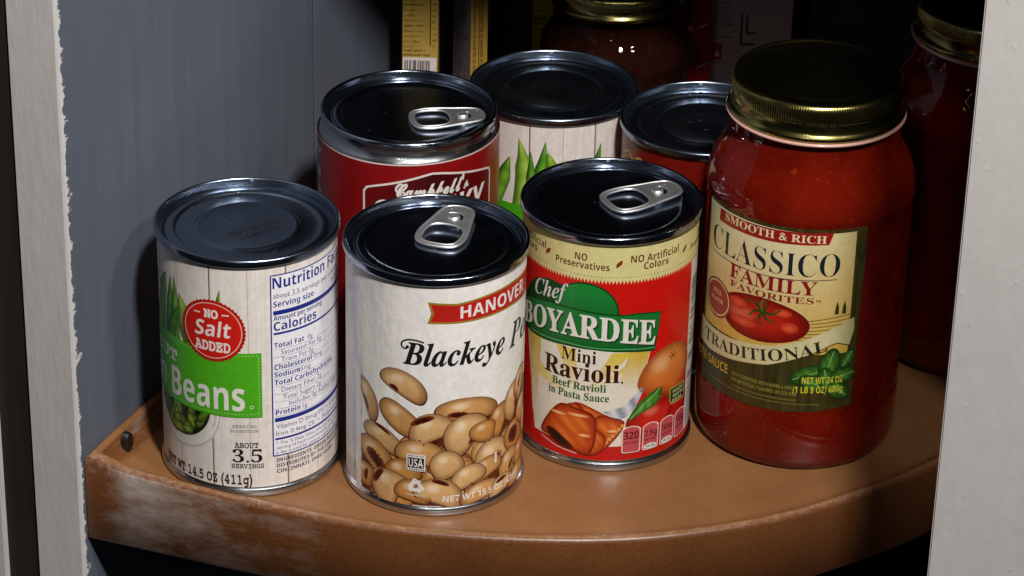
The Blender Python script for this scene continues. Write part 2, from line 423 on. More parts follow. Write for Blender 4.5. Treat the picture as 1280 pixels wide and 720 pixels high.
in2 = [bm.verts.new((v.co.x, v.co.y, -7 * MM)) for v in loops[0]]
for i in range(n):
    j = (i + 1) % n; bm.faces.new((loops[0][j], loops[0][i], in2[i], in2[j]))
for t in tris: bm.faces.new([in2[i] for i in reversed(t)])
bmesh.ops.recalc_face_normals(bm, faces=bm.faces[:])
sh = thing('shelf', 'brown speckled moulded shelf with curved scuffed front lip under the cans', 'shelf', (0, 0, 0))
obj('tray', bm, M_SHELF, sh, smooth=40)
bm = bmesh.new()
lathe_bm([(0, 1.6), (1.2, 1.4), (2.0, 2.0), (2.9, 1.6), (3.2, 0.2), (3.2, -1)], 24, bm)
bo = obj('screw_hole', bm, metal_mat('screw_hole_dark', (0.09, 0.085, 0.08), 0.4), sh, smooth=50)  # dark disc stands for a screw hole, its shade put into the colour
bo.matrix_local = Matrix.Translation(Vector((-163.2, -20.5, 6.0)) * MM) @ Matrix.Rotation(ANG - math.pi / 2, 4, 'Z') @ Matrix.Rotation(math.radians(90), 4, 'Y') @ Matrix.Scale(1.5, 4, (1, 0, 0))

# ------------------------------------------------------------------ cans
H = 112.5
def can_body(parent, R=37.15, H=H, seam=38.4, mt=None, beads=True):
    p = [(0, 2.2), (seam - 4, 2.2), (seam - 2.6, 0.6), (seam - 1.2, 0.0), (seam - 0.4, 0.25), (seam, 1.0), (seam, 3.0), (seam - 0.5, 3.8), (R + 0.1, 4.4), (R, 5.2)]
    p += [(R, 5.2 + (H - 10.4) * k / 12) for k in range(1, 12)] + [(R, H - 5.2), (R + 0.1, H - 4.6), (R + 0.2, H - 4.0)]
    return obj('body', lathe_bm(p), mt or M_STEEL, parent, smooth=45)
def seam_prof(R, H, sink):
    r = R
    return [(r - 1.4, H - 4.2), (r - 0.5, H - 3.7), (r - 0.08, H - 3.2), (r, H - 2.6), (r, H - 1.0), (r - 0.2, H - 0.45), (r - 0.65, H - 0.08), (r - 1.1, H), (r - 1.55, H - 0.2), (r - 1.85, H - 0.8), (r - 2.1, H - sink + 0.6), (r - 2.35, H - sink), (r - 2.9, H - sink - 0.15)]
def plain_lid(parent, R=38.6, H=H, sink=4.4):
    b = H - sink
    p = seam_prof(R, H, sink) + [(R - 3.6, b + 0.1), (R - 4.1, b + 0.9), (R - 4.8, b + 1.3), (R - 7.8, b + 1.3), (R - 8.4, b + 1.05), (R - 8.8, b + 0.5), (R - 9.5, b + 0.35), (R - 16.0, b + 0.35), (R - 16.5, b + 0.5), (R - 17.1, b + 0.95), (R - 17.8, b + 1.1), (R - 18.6, b + 1.0), (R - 19.4, b + 0.75), (10, b + 0.7), (0, b + 0.7)]
    return obj('lid', lathe_bm(p, 160), M_LIDP, parent, smooth=50)
def tab_lid(parent, R=38.6, H=H, sink=4.0, tabpos=(0, 0), tabang=0, tablen=33, lift=0):
    b = H - sink
    p = seam_prof(R, H, sink) + [(R - 3.7, b + 0.15), (R - 4.4, b + 0.9), (R - 5.2, b + 1.15), (R - 5.55, b + 0.95), (R - 5.9, b + 1.15), (R - 8.5, b + 1.15), (R - 9.1, b + 0.95), (R - 9.8, b + 0.55), (R - 10.6, b + 0.45), (R - 12, b + 0.4), (12, b + 0.4), (0, b + 0.4)]
    lid = obj('lid', lathe_bm(p, 160), M_LID, parent, smooth=50)
    pull_tab(parent, tabpos, tabang, tablen, b + 1.5, lift)
    return lid
def smooth_loop(P, n=6):
    out = []; m_ = len(P)
    for i in range(m_):
        p0, p1, p2, p3 = P[i - 1], P[i], P[(i + 1) % m_], P[(i + 2) % m_]
        for k in range(n):
            t = k / n
            out.append(tuple(0.5 * (2 * b + (c - a) * t + (2 * a - 5 * b + 4 * c - d) * t * t + (3 * b - a - 3 * c + d) * t ** 3) for a, b, c, d in zip(p0, p1, p2, p3)))
    return out
def curve_plate(name, loops, ext, bev, mt, parent, mtx):
    c = bpy.data.curves.new(name, 'CURVE'); c.dimensions = '2D'; c.fill_mode = 'BOTH'; c.extrude = ext * MM; c.bevel_depth = bev * MM; c.bevel_resolution = 3
    for L in loops:
        sp = c.splines.new('POLY'); sp.points.add(len(L) - 1); sp.use_cyclic_u = True
        for q, (x, y) in zip(sp.points, L): q.co = (x * MM, y * MM, 0, 1)
    o = bpy.data.objects.new(name, c); me = bpy.data.meshes.new_from_object(o); bpy.data.objects.remove(o); bpy.data.curves.remove(c)
    me.name = name
    for p in me.polygons: p.use_smooth = True
    me.set_sharp_from_angle(angle=math.radians(50))
    o = link(name, me, mt, parent); o.matrix_local = mtx; return o
def pull_tab(parent, pos, ang, L, z, lift):
    # x runs from the ring (0) to the nose (L)
    k = L / 33
    outer = smooth_loop([(0.3, -5), (2.6, -8.6), (8, -9.9), (14, -9.4), (20, -8.2), (27, -7.0), (31.3, -5.0), (32.8, 0), (31.3, 5.0), (27, 7.0), (20, 8.2), (14, 9.4), (8, 9.9), (2.6, 8.6), (0.3, 5), (-0.2, 0)])
    hole = smooth_loop([(2.0, -4.6), (4.0, -7.3), (9, -8.1), (14, -7.4), (16.8, -4.8), (17.6, 0), (16.8, 4.8), (14, 7.4), (9, 8.1), (4.0, 7.3), (2.0, 4.6), (1.6, 0)])
    slot = smooth_loop([(20.5, -3.0), (23, -4.2), (26.2, -3.2), (27.4, 0), (26.2, 3.2), (24.6, 2.6), (25.4, 0), (24, -2.2), (22, -1.6)], 4)
    sc_ = lambda P: [(x * k, y * k) for x, y in P]
    mtx = Matrix.Translation(Vector((pos[0], pos[1], z)) * MM) @ Matrix.Rotation(ang, 4, 'Z') @ Matrix.Rotation(math.radians(lift), 4, 'Y')
    tb = curve_plate('pull_tab', [sc_(outer), sc_(hole), sc_(slot)], 0.12, 0.30, M_TAB, parent, mtx)
    # curled rim standing proud of the web
    bm = bmesh.new()
    for P, r in ((outer, 0.58), (hole, 0.55)):
        q = sc_(P); cx = sum(a for a, b in q) / len(q)
        n_ = len(q); rings = []
        for i in range(n_):
            a = Vector(q[i - 1]); b = Vector(q[(i + 1) % n_]); t = (b - a).normalized(); nn = Vector((-t.y, t.x))
            inn = -1 if P is outer else 1
            c0 = Vector(q[i]) - nn * 0.55 * inn * (-1 if P is outer else 1) * 0
            rings.append([bm.verts.new(((c0.x + nn.x * r * math.cos(w_)) * MM, (c0.y + nn.y * r * math.cos(w_)) * MM, (0.1 + r * math.sin(w_)) * MM)) for w_ in [2 * math.pi * j / 10 for j in range(10)]])
        for i in range(n_):
            A, B = rings[i], rings[(i + 1) % n_]
            for j in range(10): bm.faces.new((A[j], A[(j + 1) % 10], B[(j + 1) % 10], B[j]))
    bmesh.ops.recalc_face_normals(bm, faces=bm.faces[:])
    obj('curled_rim', bm, M_TAB, tb, smooth=180)
    bm = lathe_bm([(2.6, -1.2), (2.5, 0.5), (1.9, 1.0), (1.2, 0.85), (0, 0.7)], 32)
    rv = obj('rivet', bm, M_TAB, tb, smooth=50); rv.location = Vector((23.2 * k, 0, 0.1)) * MM
    return tb

WHITE = lin('#e9e4de'); BLACK = (0.012, 0.011, 0.012)
def plank(lines, fade=()):
    def f(u, v):
        g = hsh(round(u * 1.1), 3.1) * 0.5 + hsh(round(u * 1.1), round(v * 0.13)) * 0.3 + hsh(round(u * 0.35), 9.2) * 0.2
        c = mixc(lin('#ddd3cb'), lin('#f0e9e2'), g)
        return c
    return f
def plank_label(pr, lines, faint):
    pr.wrap(4.6, H - 3.9, 26, plank(lines))
    for x in lines:
        pr.line([(x, 4.7), (x - 0.1, 40), (x + 0.1, 75), (x, H - 4)], 0.42, lin('#4a3a34'), 1); pr.line([(x + 0.45, 4.7), (x + 0.45, H - 4)], 0.35, lin('#b9a99e'), 1)
    for x in faint: pr.line([(x, 4.7), (x + 0.15, 60), (x, H - 4)], 0.3, lin('#bfb0a6'), 1)
def pod(pr, spine, wd, layer, ca='#3f8f1c', cb='#a8d04a', tip=1.0):
    """a green bean pod: spine points, half width profile, lighter along one side"""
    sp = catmull([(x, y, 0) for x, y in spine], 8); n_ = len(sp); vs = []; cs = []; fs = []
    for i, (x, y, _) in enumerate(sp):
        a = sp[max(i - 1, 0)]; b = sp[min(i + 1, n_ - 1)]; L = math.hypot(b[0] - a[0], b[1] - a[1]) or 1
        nx, ny = -(b[1] - a[1]) / L, (b[0] - a[0]) / L
        t = i / (n_ - 1); ww = wd * min(1, (t * 5) ** 0.6 + 0.25) * min(1, ((1 - t) * 2.4 * tip) ** 1.15 + 0.03)
        for k in range(7):
            s_ = k / 3 - 1; vs.append((x + nx * ww * s_, y + ny * ww * s_))
            e = max(0, 1 - abs(s_ + 0.25) ** 1.6); bulge = 0.75 + 0.25 * math.sin(t * 24 + s_)
            cs.append(mixc(mixc(lin('#12300a'), lin(ca), min(1, 0.35 + e)), lin(cb), e * e * bulge))
    for i in range(n_ - 1):
        for k in range(6): fs.append((i * 7 + k, i * 7 + k + 1, (i + 1) * 7 + k + 1, (i + 1) * 7 + k))
    pr.addc(vs, fs, cs, layer)

# ---- can of cut green beans, front left
def green_bean_can():
    c = thing('bean_can', 'wood-plank labelled green bean can with nutrition panel, front left on the shelf', 'can', (-110.2, -15.4, 0), 0, 'tall food cans on the shelf')
    can_body(c); plain_lid(c)
    pr = Print(37.3)
    plank_label(pr, [-111, -79, -46, -13, 19, 51, 83], [-30, 3, 35, 67, -62, -95])
    for k, (sp, wd, ca, cb) in enumerate([
        ([(-56, 55), (-55, 78), (-50, 93)], 3.4, '#3a7d18', '#8fc43c'), ([(-44, 60), (-43, 80), (-41, 91), (-38, 97)], 3.6, '#2f7a16', '#79b832'),
        ([(-38, 58), (-36.5, 76), (-35, 88), (-34.4, 97)], 2.4, '#2a6a12', '#6fae30'), ([(-30, 62), (-32, 78), (-31.5, 88), (-31.6, 98)], 2.4, '#2b6c14', '#8dc040'),
        ([(-16, 60), (-22, 72), (-26, 82), (-28.5, 91)], 5.4, '#5f9d22', '#b9d95a'), ([(-36, 62), (-34, 74), (-30, 84)], 3.2, '#1f5510', '#4c8d22'),
        ([(-6, 72), (-8.6, 82), (-9.4, 90), (-8.4, 98)], 1.7, '#2a6a12', '#6fae30'), ([(-50, 58), (-47, 72), (-46, 84)], 3.6, '#4a8f1e', '#9ccf46')]):
        pod(pr, sp, wd, 2 + k, ca, cb)
    # bowl of cut beans
    pr.disc(-30, 38, 20.5, lin('#cfc8c0'), 2, 64, ry=19.5); 
    pr.blob([(-30 + 19.8 * math.cos(a), 38.4 + 18.8 * math.sin(a)) for a in [2 * math.pi * k / 64 for k in range(64)]], lambda t, x, y: mixc(lin('#f4f1ee'), lin('#b9b2aa'), max(0, min(1, t * 1.4 - 0.1 - 0.4 * y))), 3)
    pr.disc(-30, 41, 16.2, lin('#16210a'), 4, 56, ry=17.0)
    for k in range(46):
        a = hsh(k, 1.3) * 6.28; r = math.sqrt(hsh(k, 7.7)) * 14.2; x = -30 + r * math.cos(a); y = 40.5 + r * math.sin(a); th = hsh(k, 4.1) * 3.14; L = 3.2 + 2 * hsh(k, 2)
        pts = []
        for q in range(20):
            w_ = 2 * math.pi * q / 20; px = math.copysign(abs(math.cos(w_)) ** 0.6, math.cos(w_)) * L; py = math.copysign(abs(math.sin(w_)) ** 0.7, math.sin(w_)) * 1.75
            pts.append((x + px * math.cos(th) - py * math.sin(th), y + px * math.sin(th) + py * math.cos(th)))
        g = hsh(k, 11)
        pr.blob(pts, lambda t, nx, ny, g=g: mixc(lin('#1f3208'), mixc(lin('#5a8a1e'), lin('#a6c048'), g), min(1, t * 1.6) * (0.75 + 0.25 * ny)), 5 + k * 0.12, 4)
    # green band
    GB = lambda u, v: mixc(lin('#3f9a14'), lin('#4fae1e'), 0.5 + 0.5 * math.sin(v * 0.2))
    pr.rect(-72, 38.6, 8.3, 69.2, GB, 14)
    for v in (40.0, 67.8):
        for k in range(52): pr.rect(-71.5 + k * 1.52, v, -70.7 + k * 1.52, v + 0.28, lin('#b7dc8e'), 15)
    for k in range(18): pr.rect(6.9, 40.6 + k * 1.52, 7.15, 41.4 + k * 1.52, lin('#b7dc8e'), 15)
    pr.text('CUT', -49.5, 57.6, 5.0, 18.5, 'mono', WHITE, 16, thin=0.02)
    pr.text('Green', -77.5, 41.6, 12.6, 36.5, 'bold', WHITE, 16, grow=0.02)
    pr.text('Beans', -35.5, 41.2, 13.6, 36.6, 'bold', WHITE, 16, grow=0.02); pr.ring(3.9, 43.6, 0.6, 0.85, WHITE, 16, 20)
    # no salt badge
    pr.disc(-12.2, 78.6, 14.0, lin('#b3160f'), 20, 96, 0.55); pr.ring(-12.2, 78.6, 12.5, 12.95, lin('#f0b7a6'), 21, 72); pr.disc(-12.2, 78.6, 12.4, lin('#cf1f16'), 21, 60)
    pr.text('NO', -12.4, 84.6, 3.5, 6.4, 'mono', WHITE, 22, 'c', thin=0.04)
    pr.rect(-20.2, 85.8, -17.2, 86.4, WHITE, 22); pr.rect(-7.6, 86.2, -4.6, 86.8, WHITE, 22)
    pr.text('Salt', -12.2, 75.9, 7.0, 15.5, 'bold', WHITE, 22, 'c', shear=0.12, grow=0.03)
    pr.text('ADDED', -12.2, 69.2, 4.2, 15.8, 'mono', WHITE, 22, 'c', thin=0.03)
    # serving text
    pr.text('SERVING', -4.3, 33.6, 1.3, 10, 'mono', lin('#5b4a42'), 3); pr.text('SUGGESTION', -5.2, 31.3, 1.3, 11.5, 'mono', lin('#5b4a42'), 3)
    pr.text('ABOUT', -3.6, 23.9, 2.4, 10, 'mono', BLACK, 3, thin=0.02); pr.text('3.5', -4.6, 16.9, 6.0, 12.5, 'serif', BLACK, 3); pr.text('SERVINGS', -4.9, 14.0, 2.0, 13.4, 'mono', BLACK, 3, thin=0.02)
    pr.text('NET WT 14.5 OZ (411g)', -42.5, 5.6, 4.1, 46, 'mono', BLACK, 5.6, thin=0.025, grow=0.012)
    # nutrition panel
    BL = lin('#1b2a86'); x0, x1 = 12.6, 70.0; sl = 0.0
    pr.rect(x0, 19.0, x1, 104.3, lin('#efeef2'), 3)
    for a, b in (((x0, 19), (x0, 104.3)), ((x1, 19), (x1, 104.3)), ((x0, 104.3), (x1, 104.3)), ((x0, 19), (x1, 19))): pr.line([a, b], 0.55, BL, 5)
    def rule(v, wd): pr.rect(x0 + 0.9, v - wd / 2, x1 - 0.9, v + wd / 2, BL, 4)
    G = lin('#4b5088')
    pr.text('Nutrition Facts', 13.4, 98.2, 5.0, 44.5, 'bold', BL, 4)
    pr.text('about 3.5 servings per container', 13.6, 93.6, 2.4, 42, 'plain', G, 4); pr.text('Serving size', 13.6, 89.6, 2.6, 19.6, 'bold', BL, 4); pr.text('1/2 cup (121g)', 46.0, 89.6, 2.6, 23.0, 'bold', BL, 4)
    rule(86.9, 2.0); pr.text('Amount per serving', 13.6, 83.4, 2.2, 24.5, 'bold', BL, 4); pr.text('Calories', 13.6, 78.6, 4.0, 21, 'bold', BL, 4); pr.text('20', 59, 78.6, 5.4, 9, 'bold', BL, 4)
    rule(77.2, 1.0); pr.text('% Daily Value*', 51, 74.4, 1.9, 18, 'bold', BL, 4)
    rows = [('Total Fat', '0g', 13.6, 70.6, '0%'), ('', 'Saturated Fat 0g', 16.6, 67.0, '0%'), ('', 'Trans Fat 0g', 16.6, 63.6, ''), ('Cholesterol', '0mg', 13.6, 60.2, '0%'), ('Sodium', '15mg', 13.6, 56.7, '1%'),
            ('Total Carbohydrate', '4g', 13.6, 53.0, '1%'), ('', 'Dietary Fiber 2g', 16.6, 49.3, '7%'), ('', 'Total Sugars 2g', 17.2, 45.6, ''), ('', 'Includes 0g Added Sugars', 20.0, 42.2, '0%'), ('Protein', '1g', 13.9, 38.6, '')]
    for bt, pt_, x, v, dv in rows:
        if bt: pr.text(bt, x, v, 2.3, None, 'bold', BL, 4, res=2); wl = len(bt) * 1.62 + 1.2
        else: wl = 0
        pr.text(pt_, x + wl, v, 2.2, None, 'plain', G, 4, res=2)
        if dv: pr.text(dv, 68.5, v, 2.2, None, 'bold', BL, 4, 'r', res=2)
        pr.rect(x0 + 0.9, v - 0.95, x1 - 0.9, v - 0.75, lin('#8b8fb4'), 4)
    rule(36.2, 1.9); pr.text('Vitamin D 0mcg 0%  •  Calcium 20mg 2%', 14.0, 32.0, 2.1, 52, 'plain', G, 4, res=2); pr.text('Iron 0.4mg 2%  •  Potassium 90mg 2%', 14.0, 28.6, 2.1, 50, 'plain', G, 4, res=2); rule(27.0, 1.0)
    for k, s_ in enumerate(('* The % Daily Value tells you how much a nutrient in a', 'serving of food contributes to a daily diet. 2,000 calories', 'a day is used for general nutrition advice.')): pr.text(s_, 14, 24.2 - 2.2 * k, 1.5, 52 if k < 2 else 38, 'plain', G, 4, res=2)
    for k, (s_, ww) in enumerate((('INGREDIENTS: GREEN BEANS, WATER.', 46), ('DISTRIBUTED BY THE COMPANY', 38), ('CINCINNATI, OHIO 45202', 32))): pr.text(s_, 14, 15.9 - 2.7 * k, 1.75, ww, 'bold', lin('#3a3550'), 4, res=2)
    # printed code on the lid is part of the lid
    pr.build('label', M_PRINT, c)
    k = Print(None); k.text('BEST BY 2022', 0, 0, 3.0, 24, 'mono', (0.01, 0.012, 0.016), 1, 'c', thin=0.03); k.text('C4 GN 0342', 0, -4.6, 2.4, 20, 'mono', (0.01, 0.012, 0.016), 1, 'c', thin=0.03)
    lc = k.build('lid_code', M_CARD, c, post=lambda p: Vector((p.x, p.z, 0.04)))
    lc.location = Vector((4, -3, H - 4.4 + 0.72)) * MM; lc.rotation_euler = (0, 0, math.radians(38))
    return c
green_bean_can()

# ---- can of blackeye peas, front centre
def bean_shape(cx, cy, L, Wd, th, bend, n=30):
    pts = []
    for q in range(n):
        w_ = 2 * math.pi * q / n; x = L / 2 * math.copysign(abs(math.cos(w_)) ** 0.85, math.cos(w_)); y = Wd / 2 * math.copysign(abs(math.sin(w_)) ** 0.85, math.sin(w_)) - bend * (2 * x / L) ** 2
        pts.append((cx + x * math.cos(th) - y * math.sin(th), cy + x * math.sin(th) + y * math.cos(th)))
    return pts
def blackeye_can():
    c = thing('bean_can', 'white-labelled blackeye peas can with ring-pull lid, front centre of the shelf', 'can', (-31.5, -26.8, 0), 0, 'tall food cans on the shelf')
    can_body(c); tab_lid(c, tabpos=(-0.7, -4.6), tabang=math.radians(72), tablen=34, lift=-3)
    pr = Print(37.3, 1.2, 0.012)
    pr.wrap(4.8, H - 3.9, 4, lin('#efebe6'))
    pr.line([(-38.7, 4.9), (-38.7, H - 4)], 0.35, lin('#a9b0be'), 1); pr.rect(-41.8, 4.9, -38.8, H - 4, lin('#dfe2e8'), 1)
    # red banner and name
    top = [(-2.2, 101.4), (9.8, 100.4), (23.3, 101.9), (37, 102.6), (49.5, 101.9), (60, 101.2), (72, 100.6)]; bot = [(72, 89.0), (60, 89.6), (50.7, 90.2), (37, 91.4), (22.3, 91.4), (10, 91.2), (-2.2, 91.5), (-0.7, 96.3)]
    pr.poly(top + bot, lin('#9a7a2c'), 2)
    ins = lambda P, d_: [(x, y + d_) for x, y in P]
    pr.poly([(-0.9, 100.4)] + ins(top[1:], -0.9) + ins(bot[:-2], 0.9) + [(-0.9, 92.4), (0.5, 96.3)], lin('#b8201a'), 3)
    pr.text('HANOVER', 11.2, 93.4, 5.4, 37.4, 'bold', WHITE, 4, warp=lambda x, y: (x, y * (1 + 0.004 * (x - 11)) + 0.35 * math.sin((x - 11) * 0.09)))
    # title
    pr.text('Blackeye', -12.4, 71.9, 10.2, 45.5, 'bital', BLACK, 5, shear=0.05, thin=0.008)
    pr.text('Peas', 36.2, 71.4, 11.5, 29, 'bital', BLACK, 5, shear=0.05)
    pr.line([(x, y) for x, y, _ in catmull([(-3.5, 82.6, 0), (-7, 83.4, 0), (-10.5, 83.2, 0), (-12.8, 81.6, 0), (-12.6, 79.6, 0), (-11.2, 79.0, 0), (-10.0, 79.8, 0)], 6)], 0.75, BLACK, 5); pr.disc(-10.4, 79.9, 0.75, BLACK, 5, 16)
    # heap of beans
    DK = lin('#4a1c0a')
    pile = [(-34, 4.9), (-34, 22), (-29, 31), (-14, 30), (-6, 38), (4, 46), (8, 51), (28, 48), (36, 40), (44, 54), (60, 50), (70, 30), (70, 4.9)]
    pr.poly(pile, lambda u, v: mixc(lin('#3b1407'), lin('#6b2c10'), hsh(round(u * 0.5), round(v * 0.5))), 1.5)
    LT = ['#e2b980', '#d8a566', '#eac998', '#cf9450']
    def bean(cx, cy, L, Wd, deg, bend=1.5, eye=None, layer=2, tone=0):
        th = math.radians(deg); P = bean_shape(cx, cy, L * 1.12, Wd * 1.04, th, bend * 1.5 + 0.5)
        hi = lin(LT[tone % 4]); lo = lin('#a0642c'); rim = lin('#5a260c')
        def cf(t, nx, ny):
            e = min(1, t * 2.6); l_ = 0.62 + 0.38 * max(-1, min(1, 0.8 * ny - 0.4 * nx + 0.35)); q = mixc(rim, mixc(lo, hi, l_), 0.35 + 0.65 * e)
            g = max(0, 1 - ((nx + 0.25) ** 2 + (ny - 0.4) ** 2) * 9); return mixc(q, lin('#f6e6cc'), g * 0.55)
        Q = [(cx + (x - cx) * 1.05, cy + (y - cy) * 1.06 - 0.15) for x, y in P]; n_ = len(P)
        pr.addc(P + Q, [(i, (i + 1) % n_, n_ + (i + 1) % n_, n_ + i) for i in range(n_)], [lin('#5a260c')] * n_ + [lin('#43190a')] * n_, layer)
        pr.blob(P, cf, layer, 8)
        if eye:
            ex, ey, el, ew = eye
            X = cx + ex * math.cos(th) - ey * math.sin(th); Y = cy + ex * math.sin(th) + ey * math.cos(th)
            E_ = bean_shape(X, Y, el, ew, th, 0.5, 20)
            pr.blob(E_, lambda t, nx, ny: mixc(lin('#8a3a1a'), lin('#3a0c06'), min(1, t * 2.4)), layer + 0.5, 4)
    for k in range(30):
        fx = -31 + 96 * hsh(k, 3.3); ft = 31 + 12 * math.exp(-((fx - 14) / 16) ** 2) + (10 if fx > 34 else 0); fy = 8 + (ft - 12) * hsh(k, 8.1)
        bean(fx, fy, 15 + 3 * hsh(k, 2.4), 9.5, 180 * hsh(k, 6.6), 1.2, None, 1.6 + k * 0.008, 3 if k % 2 else 1)
    lay = 2
    for a in [(-11.5, 62.2, 19.5, 10.4, -27, 1.2, (-3, -4.2, 5, 1.8), 0), (-28.8, 50.2, 18, 7.6, -64, 1.2, (1.5, -3.0, 8, 1.6), 0), (-13.6, 45.3, 19, 11, -36, -0.5, None, 1), (-21.5, 34.2, 19, 9.5, -22, 0.8, (-2, 3.8, 9, 1.6), 0),
              (15.5, 50.5, 25, 10, -6, 0.8, (-4, -2.6, 10, 2.8), 1), (30, 41, 15, 9, 65, 1, None, 3), (38.8, 46.5, 17, 9.2, 70, 1.5, (0, -4, 7, 1.5), 0), (46, 52, 14, 9, 60, 1, (0, 0, 6, 2), 1), (-1.0, 42.8, 18, 12, 25, 2.2, (-1.5, 4.2, 11, 3.0), 0), (13, 39.6, 19, 14, 48, 1.8, (2, -5.8, 10, 2.4), 0),
              (-4, 30.6, 20, 11, -10, 1.4, None, 1), (22, 38, 9, 12, 80, 1, None, 3), (26.5, 26, 18, 13.5, 30, 3, (-2, -3.6, 13, 5.4), 0), (41, 29, 13.5, 13, 70, 1, (0, 0, 8.5, 8), 3), (48, 38, 12, 9, 75, 1, None, 1), (56, 30, 16, 10, 60, 1, (0, -3, 6, 2), 0),
              (-25, 24.5, 19, 13, -38, 1.2, (1, -1.5, 12, 6), 1), (-13, 20.5, 15, 11, 20, 1, None, 3), (6, 25, 12.5, 12.5, 30, 0.6, None, 0), (37, 17, 14, 10, 55, 1, (0, -2.8, 6, 2), 1), (48, 18, 13, 10, 40, 1, None, 3), (24, 20, 15, 9, 20, 1, None, 1), (15.4, 18.3, 14.5, 9.6, 22, 0.9, None, 0),
              (-20.5, 12.2, 16.5, 14.5, 60, 3, (1, 4.6, 9, 3), 0), (-33, 13, 10, 12, 80, 1, (0, -2, 6, 2.6), 1), (-7.5, 12, 14, 10, -12, 1, None, 3), (4, 12, 19, 11.5, -20, 2, (-1.6, 4.2, 8, 2.2), 0), (22, 9.5, 18, 8.5, 8, 1, None, 1), (33, 8.8, 14, 8, 12, 1, (0, 2, 7, 2), 0), (46, 8.6, 16, 8, 8, 1, None, 3), (58, 16, 14, 10, 35, 1, (0, 2, 7, 2), 1)]:
        # keep the heap inside the printed band
        lay += 0.55; bean(*a[:6], a[6], lay, a[7])
    pr.rect(-38.6, 4.9, -34.3, 62, lin('#efebe6'), lay + 2); pr.wrap(4.0, 4.7, 1, lin('#d8d0c6'), layer=0)
    T = lay + 3
    # origin stamp, recycling mark and weight
    pr.rect(-10.4, 21.6, -2.5, 29.6, WHITE, T); pr.rect(-9.9, 23.0, -3.0, 27.9, BLACK, T + .4); pr.text('USA', -9.5, 23.5, 3.9, 6.1, 'bold', WHITE, T + 1); pr.text('MADE IN THE', -9.9, 28.4, 0.75, 6.8, 'bold', BLACK, T + 1, res=2)
    for k in range(8): pr.rect(-10.1 + k * 0.95, 21.9, -9.6 + k * 0.95, 22.6, BLACK, T + 1)
    cx, cy = -6.4, 14.2
    for k in range(3):
        a = math.radians(90 + 120 * k); b = math.radians(90 + 120 * (k + 1)); p = (cx + 3.6 * math.cos(a), cy + 3.6 * math.sin(a)); q = (cx + 3.6 * math.cos(b), cy + 3.6 * math.sin(b))
        dx, dy = q[0] - p[0], q[1] - p[1]; s0 = (p[0] + dx * 0.16, p[1] + dy * 0.16); s1 = (p[0] + dx * 0.66, p[1] + dy * 0.66); L = math.hypot(dx, dy); nx, ny = -dy / L, dx / L
        pr.line([s0, s1], 1.7, WHITE, T); e = (p[0] + dx * 0.95, p[1] + dy * 0.95)
        pr.poly([(s1[0] + nx * 1.7, s1[1] + ny * 1.7), (s1[0] - nx * 1.7, s1[1] - ny * 1.7), e], WHITE, T)
        pr.line([(p[0] + dx * 0.05 - nx * 0.6, p[1] + dy * 0.05 - ny * 0.6), s0], 1.5, WHITE, T)
    pr.text('PLEASE RECYCLE', -10.2, 9.4, 0.9, 7.6, 'bold', WHITE, T, res=2)
    pr.rect(28.6, 20.4, 29.6, 25.4, WHITE, T)
    pr.text('NET WT 15.5 OZ (439g)', 4.9, 6.9, 2.9, 41, 'bold', WHITE, T, grow=-0.004)
    pr.build('label', M_PRINT_W, c)
    return c
blackeye_can()

